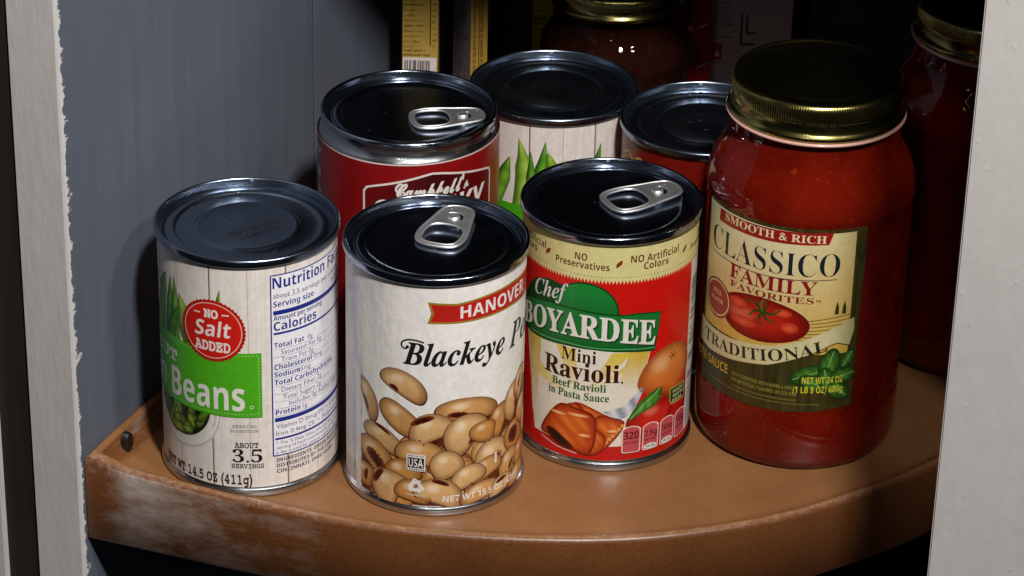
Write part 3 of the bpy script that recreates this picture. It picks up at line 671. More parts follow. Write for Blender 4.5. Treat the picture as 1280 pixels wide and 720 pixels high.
# ---- can of mini ravioli
def ravioli_can():
    c = thing('ravioli_can', 'red-labelled mini ravioli can with ring-pull lid, between peas can and sauce jar', 'can', (41.1, 12.0, 0), 0, 'tall food cans on the shelf')
    can_body(c); tab_lid(c, tabpos=(-2.0, -2.7), tabang=math.radians(29), tablen=35, lift=-2)
    pr = Print(37.3)
    RED = lin('#d8160f')
    pr.wrap(5.2, H - 3.9, 10, lambda u, v: mixc(lin('#c8130d'), RED, min(1, max(0, (v - 5) / 40))))
    CR = lin('#e6dc98'); pr.wrap(92.4, H - 3.9, 6, CR, layer=1)
    n_ = 156; st_ = 2 * math.pi * 37.3 / n_
    for k in range(n_):
        x = -math.pi * 37.3 + k * st_; pr.addc([(x, 92.5), (x + st_, 92.5), (x + st_ / 2, 90.6)], [(0, 1, 2)], [CR] * 3, 1)
        pr.rect(x + 0.3, 93.6, x + 0.9, 94.0, lin('#8f8a55'), 2)
    BR = lin('#6a3a16')
    for off in (-71.5, -13.2, 52.5):
        pr.text('NO', off, 100.5, 3.3, 5.4, 'bold', BR, 3, 'c'); pr.text('Preservatives', off + 0.2, 96.9, 3.1, 24, 'bold', BR, 3, 'c')
    for off in (-42.5, 19.5, 84):
        pr.text('NO Artificial', off, 100.5, 3.3, 23.5, 'bold', BR, 3, 'c'); pr.text('Colors', off, 96.8, 3.2, 12, 'bold', BR, 3, 'c')
    for x in (-58, -29.4, 2.9, 35.5): pr.poly([(x - 1.3, 98.4), (x - 1.1, 100.2), (x + 0.4, 101.6), (x + 1.5, 101.7), (x + 1.2, 100.0), (x, 98.9), (x - 1.2, 98.2)], lin('#8a3a14'), 3)
    # barcode side panel
    pr.rect(43.2, 8, 76, 91, WHITE, 2)
    for k in range(36): 
        if hsh(k, 5) > 0.3: pr.rect(45.0, 30 + k * 1.5, 60, 30.4 + k * 1.5 + hsh(k, 2) * 0.7, BLACK, 3)
    for k in range(12): pr.rect(45, 10 + k * 1.6, 45 + 20 * (0.6 + 0.4 * hsh(k, 8)), 10.5 + k * 1.6, lin('#555055'), 3)
    # white picture panel with yellow rays
    panel = [(-42.5, 60), (-34.6, 12.2), (8, 12.2), (14, 36), (19.0, 60)]
    pr.poly(panel, lin('#efe9d8'), 2)
    for k in range(7):
        a = math.radians(20 + k * 24); cx, cy = -12, 34; a2 = a + math.radians(9)
        f = lambda an: (max(-39, min(14, cx + 60 * math.cos(an))), max(13, min(58, cy + 60 * math.sin(an))))
        p, q = f(a), f(a2)
        if abs(p[0] - q[0]) + abs(p[1] - q[1]) > 1: pr.poly([(cx, cy), p, q], lambda u, v, cx=cx, cy=cy: mixc(lin('#efe9d8'), lin('#e6c850'), min(1, math.hypot(u - cx, v - cy) / 26)), 3)
    pr.poly([(-41, 58), (-32, 58), (-33, 30), (-36.5, 20)], lambda u, v: mixc(lin('#efe9d8'), lin('#e0be48'), max(0, min(1, (v - 20) / 30))), 3.5); pr.poly([(9, 58), (18.4, 58), (13.4, 36), (5, 44)], lambda u, v: mixc(lin('#efe9d8'), lin('#dcb840'), max(0, min(1, (v - 38) / 16))), 3.5)
    # green badge and banner with the name
    GR = lin('#17662a'); GD = lin('#0d4218')
    ov = lambda s_: [(-10.5 + 13.6 * s_ * math.cos(a), 76.5 + 13.2 * s_ * math.sin(a)) for a in [2 * math.pi * k / 48 for k in range(48)]]
    pr.poly(ov(1.06), GD, 4); pr.poly(ov(1.0), lambda u, v: mixc(GR, lin('#1f8a38'), max(0, min(1, (v - 70) / 18))), 5)
    hood = [(-46, 72), (-41, 80), (-36, 85), (-28, 87.5), (-20, 87), (-16, 84), (-16, 70), (-46, 68)]
    pr.poly(hood, GD, 4.5)
    pr.text('Chef', -37.2, 77.2, 7.4, 18.4, 'bital', WHITE, 7, shear=0.05, grow=0.17)
    ban = [(-47, 58.6), (-40, 57.2), (-30, 57.6), (-18, 58.8), (-6, 59.0), (8, 58.2), (20.6, 56.8), (21.6, 63.5), (22.9, 75.2), (11.5, 76.6), (5, 76.2), (-6, 77), (-18, 77.5), (-28, 77), (-40, 74), (-47, 71)]
    pr.poly(ban, GD, 6); pr.poly([(x * 0.985 - 0.1, 66.8 + (y - 66.8) * 0.93) for x, y in ban], lambda u, v: mixc(lin('#0f4a1e'), lin('#1c7a32'), max(0, min(1, (v - 57) / 8))), 6.3)
    arc = lambda x, y: (x, y * (1.0 + 0.0022 * (x + 12)) + 1.9 - 0.0042 * (x + 12) ** 2 + 0.0)
    for dx, dy, col, ly in ((0.55, -0.55, (0.008, 0.03, 0.01), 8), (0, 0, lin('#f0ebe2'), 9)):
        pr.text('BOYARDEE', -46.0 + dx, 62.4 + dy, 10.6, 66.5, 'serif', col, ly, warp=arc, thin=0.012)
    pr.line([(-40, 58.6), (-18, 60.3), (8, 59.6), (20.5, 58.3)], 0.5, lin('#58b06a'), 8)
    pr.text('Mini', -20.6, 52.2, 6.0, 15.6, 'serif', lin('#3a130c'), 8)
    pr.text('Ravioli', -29.2, 43.6, 8.4, 34.2, 'serif', lin('#3a130c'), 8, thin=0.006); pr.disc(6.2, 43.6, 0.5, lin('#3a130c'), 8, 12)
    pr.text('Beef Ravioli', -24.8, 38.9, 3.5, 24.4, 'serif', lin('#14602a'), 8, thin=0.006); pr.text('in Pasta Sauce', -26.6, 34.2, 3.5, 27.6, 'serif', lin('#14602a'), 8, thin=0.006)
    # raviolo on the fork
    big = smooth_loop([(13.0, 41), (15.5, 49), (21, 55), (29, 57.5), (37, 55.5), (42.6, 50), (43.8, 42), (40, 35), (33, 31.6), (25, 35), (18, 36)], 4)
    def rav(t, x, y):
        k = min(1, t * 2.4); c_ = mixc(lin('#a5481a'), mixc(lin('#e8964a'), lin('#d8621f'), max(0, min(1, 0.5 - 0.6 * y))), k); g = max(0, 1 - ((x + 0.3) ** 2 + (y - 0.35) ** 2) * 7); return mixc(c_, lin('#f0c48c'), g * 0.6)
    fork = [(-1.5, 29.2), (3, 30.6), (7, 31.6), (11, 35.5), (15, 40.5), (16, 38.5), (12.5, 31), (10, 27.0), (6, 25.6), (2, 27.4)]
    pr.poly(fork, lambda u, v: mixc(lin('#8e93a2'), lin('#e2e4ea'), 0.5 + 0.5 * math.sin(u * 0.9 + v * 0.4)), 5)
    pr.blob(big, rav, 6); 
    for a in range(6):
        t_ = 2 * math.pi * a / 6; pr.line([(31 , 51), (31 + 2.6 * math.cos(t_), 51 + 2.2 * math.sin(t_))], 0.5, lin('#9a3d16'), 7)
    # tomato, basil and small badge
    tom = [(25 + 16.5 * math.cos(a), 22.5 + 9.6 * math.sin(a)) for a in [2 * math.pi * k / 40 for k in range(40)]]
    pr.blob(tom, lambda t, x, y: mixc(mixc(lin('#8c0d08'), lin('#d3241a'), min(1, t * 1.8)), lin('#f08a70'), 0.6 * max(0, 1 - ((x + 0.3) ** 2 + (y - 0.5) ** 2) * 12)), 5.5)
    pr.blob(smooth_loop([(34, 30), (42, 31), (43, 22), (36, 17), (28, 20)], 4), lambda t, x, y: mixc(lin('#7a0b07'), lin('#c21c14'), min(1, t * 1.8)), 5.4)
    lf = smooth_loop([(9.8, 24.6), (12, 30), (17, 35), (24.6, 38), (25, 33), (21, 29.4), (16, 27.6)], 5)
    pr.blob(lf, lambda t, x, y: mixc(lin('#1e5a18'), lin('#5fa83a'), min(1, t * 1.5) * (0.7 + 0.3 * math.sin(x * 14))), 8, 6); pr.line([(10.4, 25.2), (17, 32), (24.4, 37.4)], 0.35, lin('#a7cf80'), 9)
    pr.line([(24, 35), (30, 31), (34, 27)], 0.6, lin('#2a5a18'), 8)
    pr.poly([(30.2, 34.8), (41.0, 34.4), (42.0, 26.0), (31.6, 26.4), (30.4, 28.5)], lin('#c9b45a'), 9); pr.poly([(30.7, 34.3), (40.5, 33.9), (41.4, 26.6), (31.9, 27.0), (30.9, 28.7)], lin('#123a1a'), 9.4)
    for k, s_ in enumerate(('MADE', 'WITH', 'REAL')): pr.text(s_, 36, 31.7 - 2.3 * k, 1.6, 7.4, 'bold', lin('#cfd6a4'), 10, 'c', res=2)
    # plate of ravioli
    def sq(P, layer):
        def cf(t, x, y):
            k = min(1, t * 2.2); c_ = mixc(lin('#a8260a'), lin('#ee7c2c'), k * (0.72 + 0.28 * math.sin(x * 11 + y * 9))); return mixc(c_, lin('#c04a16'), max(0, 0.7 - 2.2 * abs(x * 0.5 + y + 0.1)))
        cx_ = sum(p[0] for p in P) / len(P); cy_ = sum(p[1] for p in P) / len(P)
        pr.poly(smooth_loop([(cx_ + (x - cx_) * 1.07, cy_ + (y - cy_) * 1.07) for x, y in P], 4), lin('#7a1f08'), layer - 3)
        pr.blob(smooth_loop(P, 4), cf, layer)
    sq([(-14, 31), (-10, 32), (-2, 28.5), (2, 25.6), (-2, 20), (-10, 23)], 8); sq([(-4, 26), (3, 26), (7.6, 23.2), (4, 16), (-3, 9), (-8, 12)], 12)
    sq([(-22, 24), (-17, 30.5), (-12, 31.5), (-9, 26), (-14, 21)], 16); sq([(-12, 20), (-5, 21), (0, 16), (-3, 9), (-10, 9)], 20)
    for k in range(9): pr.disc(7.2 - k * 1.35, 22.4 - k * 1.6, 0.9, lin('#e8a052'), 15.5, 10)
    sq([(-20, 29.6), (-13, 29.2), (-6, 27), (-4.6, 19), (-7, 8.6), (-14, 9.6), (-24, 13), (-29.2, 14.4), (-26, 22)], 24)
    pr.blob(smooth_loop([(-27, 16.4), (-23, 17), (-16, 12.6), (-13.6, 9.8), (-18, 9.4), (-25, 12.6)], 4), lambda t, x, y: mixc(lin('#5a1c0a'), lin('#2a0c06'), min(1, t * 2)), 28)
    for (hx, hy, hl) in ((-21, 25.5, 4), (-12, 26.5, 5), (-9, 17, 3), (3, 20, 3)): pr.blob([(hx + hl * math.cos(a), hy + 0.9 * math.sin(a)) for a in [2 * math.pi * q / 14 for q in range(14)]], lambda t, x, y: mixc(lin('#e87a30'), lin('#f8d2a0'), t), 31, 3)
    pr.line([(-30, 11.0), (-22, 8.6), (-12, 7.4)], 0.6, lin('#d9b0a0'), 5)
    # calorie tabs
    PK = lin('#c9535a')
    for (x0, x1), big_, sm in (((7.0, 15.4), '320', 'CALORIES'), ((16.3, 24.2), '2.5g', 'SAT FAT'), ((25.1, 33.2), '750mg', 'SODIUM'), ((34.1, 42.4), '10g', 'SUGARS')):
        o_ = [(x0, 9.4), (x0 + 0.7, 8.7), (x1 - 0.7, 8.7), (x1, 9.4), (x1, 20.4), (x1 - 1.6, 21.6), ((x0 + x1) / 2, 22.1), (x0 + 1.6, 21.6), (x0, 20.4)]
        pr.poly(o_, lin('#f3d5cf'), 34); m0 = (x0 + x1) / 2; pr.poly([(m0 + (x - m0) * 0.88, 15.2 + (y - 15.2) * 0.93) for x, y in o_], PK, 36)
        pr.text(big_, m0, 15.6, 3.6 if len(big_) < 4 else 2.8, (x1 - x0) * 0.8, 'bold', lin('#6a0f10'), 38, 'c', res=2); pr.text(sm, m0, 13.2, 1.2, 6, 'bold', lin('#6a0f10'), 38, 'c', res=2)
        if big_ in ('2.5g', '750mg'): pr.disc(m0, 10.4, 3.3, WHITE, 37, 24, ry=1.35); pr.text('13% DV', m0, 9.9, 1.0, 4.6, 'bold', BLACK, 40, 'c', res=2)
    pr.build('label', M_PRINT, c)
    return c
ravioli_can()

# ---- tall soup can behind
def soup_can():
    HD = 122.0
    c = thing('soup_can', 'taller dark red soup can with bare silver neck and ring-pull, behind the peas can', 'can', (-47.1, 76.9, 0), 0, 'tall food cans on the shelf')
    p = [(0, 2.2), (34.5, 2.2), (36.2, 0.5), (38, 0.1), (38.6, 1), (38.6, 3), (38.9, 4.5), (39.5, 6)] + [(39.6, 6 + 10.2 * k) for k in range(1, 11)] + [(39.6, 111), (39.4, 112.2), (38.6, 113.4), (37.6, 114.6), (37.2, 116), (37.2, 117.6), (37.6, 118.4)]
    obj('body', lathe_bm(p, 144), M_STEEL, c, smooth=45)
    tab_lid(c, R=38.8, H=HD, sink=4.2, tabpos=(1.4, -9.0), tabang=math.radians(12), tablen=32.5, lift=-1)
    pr = Print(40.1)
    DR = lin('#8e0e12')
    edge = lambda u: 112.3 + 0.0 * u
    pr.wrap(4.6, 112.4, 8, lambda u, v: mixc(lin('#820c10'), DR, 0.5 + 0.5 * math.sin(u * 0.05)))
    pr.wrap(112.0, 112.6, 1, lin('#e7d9d4'), layer=1)
    # framed name panel
    A = [(-18.8, 60), (-18.8, 98.6), (-17.2, 100.8), (-12, 102.4), (8, 107.4), (12, 108.2), (17, 107.6), (40, 102.6), (44.2, 101.4), (45.2, 99.6), (45.2, 60)]
    pr.poly(A, lin('#e6dcd6'), 2)
    B_ = [(-17.9, 60), (-17.9, 98.2), (-16.6, 100.0), (-11.7, 101.5), (8.2, 106.4), (12, 107.2), (16.8, 106.6), (39.8, 101.7), (43.5, 100.6), (44.3, 99.0), (44.3, 60)]
    pr.poly(B_, lambda u, v: mixc(lin('#3d0608'), lin('#6a0a0d'), min(1, abs(u - 13) / 30)), 3)
    pr.text("Campbell's", -4.4, 97.0, 6.4, 34.5, 'script', WHITE, 4, shear=0.05, thin=0.028)
    pr.text('CHUNKY', -14.4, 83.4, 11.8, 55, 'boldital', WHITE, 4, grow=0.015)
    pr.text('chicken noodle', -10, 74, 5, 46, 'bital', lin('#e8c560'), 4)
    for v, s_ in ((104, 'SOUP'), (93, 'THAT'), (83, 'EATS')): pr.text(s_, -58, v, 4, 9, 'script', WHITE, 4, thin=0.01)
    pr.line([(-56, 99), (-52, 97.5), (-49.6, 94)], 0.7, WHITE, 4); pr.line([(-56, 89), (-52, 88), (-49.8, 85)], 0.7, WHITE, 4)
    pr.blob([(56 + 6 * math.cos(a), 92 + 12 * math.sin(a)) for a in [2 * math.pi * k / 24 for k in range(24)]], lambda t, x, y: mixc(DR, lin('#b0501c'), t), 2)
    tl = lambda p_: Vector((p_.x, p_.y, p_.z + (p_.z / 112) * 0.022 * p_.x + (p_.z / 112) * 0.2))
    pr.build('label', M_PRINT, c, post=tl)
soup_can()

# ---- second green bean can, behind
def back_bean_can():
    c = thing('bean_can', 'wood-plank labelled green bean can standing behind the others, beside the red soup can', 'can', (16.6, 124.4, 0), 0, 'tall food cans on the shelf')
    can_body(c); plain_lid(c, sink=4.0)
    pr = Print(37.3)
    plank_label(pr, [-74, -42, -10.6, 19.6, 51, 83], [-26, 4.6, 35, 67, -58])
    for k, (sp, wd, ca, cb) in enumerate([
        ([(-30, 62), (-24, 78), (-20, 91)], 3.8, '#3a7d18', '#8fc43c'), ([(-15, 58), (-13, 78), (-13.2, 90), (-15.6, 101)], 4.2, '#6a9c2a', '#b9d85e'), ([(-6, 60), (-6, 78), (-4.4, 90), (-3.2, 101)], 3.0, '#2f7a16', '#7ab53a'),
        ([(-10, 60), (-9.6, 74), (-9.5, 86), (-9.9, 96)], 2.2, '#2a6a12', '#6fae30'), ([(8, 62), (4, 78), (0, 88), (-2, 96)], 4.0, '#5f9d22', '#a8cc4c'), ([(14, 62), (18, 80), (21, 90), (23, 98)], 2.4, '#2a6a12', '#6fae30'), ([(-34, 62), (-33, 74), (-30, 84)], 4, '#2f6a16', '#79b832')]):
        pod(pr, sp, wd, 2 + k, ca, cb)
    pr.rect(-40, 38.6, 40, 68.2, lin('#47a318'), 14)
    pr.text('Green Beans', -36, 42, 12.8, 72, 'bold', WHITE, 16)
    pr.build('label', M_PRINT, c)
back_bean_can()

# ---- dark can between the back bean can and the jar
def dark_can():
    c = thing('food_can', 'plain-lidded can with dark red label, in the shade behind ravioli can and jar', 'can', (84.6, 93.6, 0), 0, 'tall food cans on the shelf')
    can_body(c); plain_lid(c)
    pr = Print(37.3)
    pr.wrap(4.8, H - 3.9, 8, lin('#701008'))
    for k in range(60): pr.rect(-54 + k * 1.9, 88, -53.1 + k * 1.9, 92 + 2.5 * hsh(k, 3), lin('#3a0705'), 2)
    pr.rect(-60, 94.6, 60, 95.2, lin('#b06a2a'), 2)
    for dy, cc in ((0, '#d8b23a'), (-2.2, '#b5641e')): pr.line([(-56 + k * 1.2, 100.4 + dy + 1.3 * math.sin(k * 0.8)) for k in range(26)], 0.8, lin(cc), 3)
    pr.build('label', M_PRINT, c)
dark_can()

# ------------------------------------------------------------------ jars
def jar_body(parent, R, zl, mt, n=144):
    p = [(0, 1.5), (R - 8, 1.5), (R - 5.5, 0.3), (R - 4, 0.0), (R - 2.2, 0.8), (R - 0.8, 3.0), (R, 7), (R, 26), (R - 0.35, 27.5), (R - 0.4, 29), (R - 0.4, zl * 0.765), (R, zl * 0.775), (R, zl * 0.79), (R - 0.5, zl * 0.82), (R - 1.5, zl * 0.842), (R - 3.1, zl * 0.868), (R - 4.9, zl * 0.89), (R - 6.6, zl * 0.91), (R - 8.0, zl * 0.934), (R - 8.8, zl * 0.96), (R - 9.0, zl)]
    return obj('glass_jar', lathe_bm(p, n), mt, parent, smooth=60)
def jar_lid(parent, R, z0, h, text=None):
    """gold screw lid: rolled bottom bead, knurled band, rounded shoulder, dark top"""
    bm = bmesh.new(); n = 800
    prof = [(R - 3.2, 0.2, 0), (R - 1.0, -0.4, 0), (R - 0.2, 0.2, 0), (R, 1.0, 0), (R - 0.25, 1.9, 0), (R - 1.0, 2.6, 0), (R - 1.5, 3.6, 0), (R - 1.75, h * 0.42, 0), (R - 1.6, h * 0.46, 0), (R - 1.75, h * 0.5, 0.0), (R - 1.9, h * 0.56, 1), (R - 1.9, h * 0.84, 1), (R - 2.1, h * 0.90, 0), (R - 2.6, h * 0.96, 0), (R - 3.4, h, 0), (R - 4.6, h, 0), (R - 5.2, h - 0.4, 0)]
    rings = []
    for r, z, kn in prof:
        rings.append([bm.verts.new(((r + (0.38 if (kn and k % 4 < 2) else 0)) * math.sin(2 * math.pi * k / n) * MM, -(r + (0.38 if (kn and k % 4 < 2) else 0)) * math.cos(2 * math.pi * k / n) * MM, (z0 + z) * MM)) for k in range(n)])
    for a, b in zip(rings, rings[1:]):
        for k in range(n): bm.faces.new((a[k], a[(k + 1) % n], b[(k + 1) % n], b[k]))
    bmesh.ops.recalc_face_normals(bm, faces=bm.faces[:])
    lid = obj('lid', bm, M_GOLD, parent, smooth=45)
    p = [(R - 5.2, z0 + h - 0.4), (R - 6, z0 + h - 0.55), (R - 10, z0 + h - 0.5), (R - 10.6, z0 + h - 0.1), (R - 12, z0 + h), (12, z0 + h), (11, z0 + h + 0.35), (0, z0 + h + 0.4)]
    obj('lid_top', lathe_bm(p, 120), M_LIDTOP, lid, smooth=50)
    if text:
        pr = Print(R - 1.66, 1.0, 0.02)
        pr.rect(-22, h * 0.475, -9, h * 0.495, (0.05, 0.035, 0.01), 1); pr.text(text, -8, h * 0.44, 1.5, 13, 'mono', (0.05, 0.035, 0.01), 1); pr.rect(6, h * 0.475, 20, h * 0.495, (0.05, 0.035, 0.01), 1)
        q = pr.build('lid_lettering', M_CARD, lid); q.location.z = z0 * MM
    return lid
def neck_ring(parent, R, z0):
    bm = lathe_bm([(R - 4, z0 - 1.5), (R - 1.2, z0 - 1.6), (R - 0.2, z0 - 1.1), (R + 0.15, z0 - 0.5), (R - 0.1, z0 + 0.1), (R - 1.0, z0 + 0.3), (R - 4, z0 + 0.3)], 144)
    return obj('neck_ring', bm, M_NECK, parent, smooth=60)
M_NECK = mat('pale_rose_liner', (0.62, 0.36, 0.30), 0.3, 0, 0.5, 0.4)

def sauce_jar(loc, label, detailed):
    c = thing('sauce_jar', label, 'jar', loc, 0, 'tomato sauce jars')
    jar_body(c, 44.0, 152.0, M_SAUCE); neck_ring(c, 37.6, 152.3); jar_lid(c, 37.4, 153.0, 15.2, 'INSPIRED BY')
    if not detailed: return c
    pr = Print(43.75, 1.3, 0.016)
    # dark outer label with cream picture panel
    outer = [(-57.5, 113.5), (-55, 116.6), (-40, 118.2), (-18, 118.0), (8, 116.8), (21.6, 117.4), (22.0, 100), (21.2, 70), (21.0, 31.6), (0, 30.2), (-20, 29.4), (-40, 29.2), (-57, 29.6), (-58.5, 60)]
    pr.poly(outer, lambda u, v: mixc(lin('#2f2a12'), lin('#4a431c'), hsh(round(u), round(v))), 1)
    pr.line([(-57, 114), (-54.6, 117.0), (-40, 118.5), (-18, 118.3), (8, 117.1), (21.4, 117.7)], 0.35, lin('#a09858'), 1.5)
    def sky(u, v):
        t = max(0, min(1, (v - 60) / 55)); s_ = max(0, min(1, (u + 55) / 75)); return mixc(mixc(lin('#d9b050'), lin('#e9e0b4'), t), lin('#c8a23c'), max(0, s_ - 0.6) * 1.4)
    pr.base(-56.5, 16.8, 44, 58, 115.2, 20, sky, 2)
    pr.poly([(-47.4, 114.4), (-20, 114.9), (6.8, 115.6), (5.0, 109.9), (-20, 109.0), (-48, 108.6)], lin('#9c1a16'), 3)
    pr.text('SMOOTH & RICH', -43.6, 110.6, 3.5, 47.5, 'serif', lin('#eadfb0'), 4)
    NV = lin('#1d2330')
    pr.text('CLASSICO', -52.2, 95.6, 10.6, 62.6, 'serif', NV, 4, thin=-0.012, warp=lambda x, y: (x, y * (1.0 + 0.0000 * x) - 0.9 + 0.0006 * (x + 20) ** 2))
    pr.line([(-51.5, 92.9), (-20, 92.6), (9.4, 93.6)], 0.35, NV, 4)
    MR = lin('#8a1420')
    pr.text('FAMILY', -38.6, 86.4, 6.3, 40, 'serif', MR, 9); pr.text('FAVORITES', -38, 82.2, 2.9, 38.5, 'serif', MR, 9, thin=-0.006); pr.text('TM', 1.2, 83.2, 1.1, 2.2, 'bold', MR, 9)
    # field and trees
    for k in range(7): pr.line([(-8, 73 - k * 1.4), (17, 76.4 - k * 2.0)], 0.45, lin('#7d6a24'), 3)
    for x in (10.6, 13.8): pr.poly([(x - 0.9, 77), (x - 0.8, 80), (x, 83.4), (x + 0.8, 80), (x + 0.9, 77)], lin('#3a3a1a'), 4)
    # round seal
    pr.disc(-46.2, 72.5, 9.2, lin('#8f3f22'), 6.5, 48); pr.ring(-46.2, 72.5, 7.6, 8.3, lin('#e3c78a'), 7, 40); pr.disc(-46.2, 72.5, 7.2, lin('#a03a24'), 7, 40)
    pr.text('FULL', -46.2, 74.4, 2.0, 6.6, 'serif', lin('#e8cf96'), 8, 'c', res=2); pr.text('FLAVOR', -46.2, 70.8, 1.8, 8.6, 'serif', lin('#e8cf96'), 8, 'c', res=2)
    # tomato
    tm = smooth_loop([(-43, 70), (-42, 75.5), (-36, 79.6), (-27, 81.8), (-17, 81.6), (-7, 78.6), (-1, 73.6), (-1.6, 68), (-8, 63.6), (-22, 61), (-36, 63)], 4)
    pr.blob(tm, lambda t, x, y: mixc(mixc(lin('#6e0c08'), lin('#bb2416'), min(1, t * 1.7)), lin('#e8795a'), 0.65 * max(0, 1 - ((x + 0.45) ** 2 + (y + 0.05) ** 2) * 7)), 5.5)
    for hx, hy, hw, hh in ((-33, 76, 5, 2.6), (-12, 76.5, 4, 2.0), (-30, 68, 7, 2.4), (-9, 70, 4, 2.6)):
        pr.blob([(hx + hw * math.cos(a), hy + hh * math.sin(a)) for a in [2 * math.pi * q / 20 for q in range(20)]], lambda t, x, y: mixc(lin('#c02c18'), lin('#e0603c'), t), 5.8, 4)
    for k, (ex, ey) in enumerate(((-29, 79), (-27, 72), (-21, 68.4), (-15, 71.4), (-13, 78), (-20, 80.6))):
        cx, cy = -21, 75.6; mx, my = (cx + ex) / 2 + (ey - cy) * 0.22, (cy + ey) / 2 - (ex - cx) * 0.22
        pr.line([(cx, cy), (mx, my)], 1.3, lin('#33420f'), 6.2 + k * .1); pr.line([(mx, my), (ex, ey)], 0.8, lin('#3d5014'), 6.3 + k * .1)
    pr.line([(-21, 75.6), (-22, 79), (-20.6, 81)], 1.1, lin('#5a6a28'), 7)
    # ribbon
    rb = [(-60, 57.8), (-50, 57.0), (-36, 57.4), (-17, 60.0), (-2, 65), (9, 70.2), (18.7, 74.6), (19.2, 69), (17.4, 61.6), (12, 63.4), (8.6, 62.4), (0, 58.0), (-17, 51.0), (-36, 47.4), (-50, 45.8), (-60, 46)]
    pr.poly([(x, y - 0.5) for x, y in rb], lin('#5a4c22'), 7.5); pr.poly(rb, lambda u, v: mixc(lin('#d8cf9c'), lin('#b3a66a'), max(0, (u - 8) / 14)), 8)
    mid = lambda x: 50.0 + 0.0042 * (x + 52) ** 2 * 0.72
    pr.text('TRADITIONAL', -54.4, 0, 5.4, 62.5, 'serif', lin('#2c2a1c'), 9, warp=lambda x, y: (x - 0.012 * (x + 54) * y * 0.3, y + mid(x) - 0.9))
    # basil
    for k, (x, y, r, an) in enumerate([(0, 48, 8, 20), (9, 53, 8, 75), (15, 47, 7, 10), (3, 44, 7, -20), (13, 41, 7.5, -40), (8, 46, 6, 100), (17, 55, 5, 60)]):
        th = math.radians(an); lf = [(x + (r * math.cos(a) * math.cos(th) - r * 0.55 * math.sin(a) * math.sin(th)), y + (r * math.cos(a) * math.sin(th) + r * 0.55 * math.sin(a) * math.cos(th))) for a in [2 * math.pi * q / 26 for q in range(26)]]
        pr.blob(lf, lambda t, nx, ny: mixc(lin('#16330e'), lin('#4f8a30'), min(1, t * 1.6) * (0.75 + 0.25 * math.sin(nx * 9 + ny * 6))), 9 + k * 0.5, 5)
        pr.line([(x - r * 0.8 * math.cos(th), y - r * 0.8 * math.sin(th)), (x + r * 0.8 * math.cos(th), y + r * 0.8 * math.sin(th))], 0.35, lin('#8fb86a'), 9.4 + k * 0.5)
    YL = lin('#c8a82c')
    pr.text('PASTA SAUCE', -66, 38.2, 4.4, 29.5, 'bold', YL, 4, grow=0.05)
    pr.text('RICH TOMATOES WITH HERBS & SPICES', -34, 40.6, 1.7, 30, 'bold', lin('#8a8a34'), 4, res=2); pr.text('NO ARTIFICIAL FLAVORS OR COLORS', -34, 37.8, 1.7, 30, 'bold', lin('#8a8a34'), 4, res=2)
    pr.rect(-52, 33.4, 6, 34.0, lin('#6a6128'), 3); pr.rect(-34, 35.2, -4, 36.0, lin('#6a6128'), 3)
    pr.text('NET WT 24 OZ', -2.0, 44.0, 3.2, 17.6, 'bold', lin('#d8d03c'), 14, thin=-0.004); pr.text('(1 LB 8 OZ) 680g', -5.6, 39.4, 3.2, 21.4, 'bold', lin('#d8d03c'), 14, thin=-0.004)
    pr.build('label', M_PRINT, c)
    return c
sauce_jar((125.1, 21.1, 0), 'large tomato sauce jar with gold lid and cream label, right front beside ravioli can', True)
sauce_jar((210.7, 101.5, 0), 'dark red sauce jar with gold lid half hidden behind the white stile', False)
def small_jar():
    c = thing('preserve_jar', 'dark jar with gold-rimmed lid standing behind the bean can, top centre', 'jar', (47.2, 226, 0), 0)
    jar_body(c, 36.5, 111.0, M_SALSA); jar_lid(c, 32.6, 112.0, 11.0)
small_jar()

# ------------------------------------------------------------------ cartons at the back
def carton(name, label, loc, rz, wd, dp, ht, body, faces):
    c = thing(name, label, 'carton', loc, math.radians(rz))
    obj('box', box_bm(-wd / 2, wd / 2, 0, dp, 0, ht, 0.6), mat(name + '_board', body, 0.6), c)
    for (side, pr) in faces:
        o = pr.build('printed_panel', M_CARD, c)
        if side == 'front': o.location = Vector((-wd / 2, -0.05, 0)) * MM
        elif side == 'left': o.location = Vector((-wd / 2 - 0.05, dp, 0)) * MM; o.rotation_euler = (0, 0, math.radians(-90))
        elif side == 'right': o.location = Vector((wd / 2 + 0.05, 0, 0)) * MM; o.rotation_euler = (0, 0, math.radians(90))
    return c
def words(pr, u0, u1, v0, v1, dv, h, col, seed, bold=0.3):
    """rows of small print"""
    W_ = 'water salt sugar corn starch wheat flour spice onion garlic natural flavor contains milk soy oil citric acid vitamin'.split()
    v = v1 - dv; k = seed
    while v > v0:
        s_ = ''
        while len(s_) < 30: s_ += W_[int(hsh(k, 2.2) * len(W_))] + ' '; k += 1
        n_ = max(3, int((u1 - u0) / (h * 0.78) * (0.55 + 0.45 * hsh(k, 5))))
        pr.text(s_[:n_].strip(), u0, v, h, None, 'bold' if hsh(k, 9) < bold else 'plain', col, 2, res=1); v -= dv
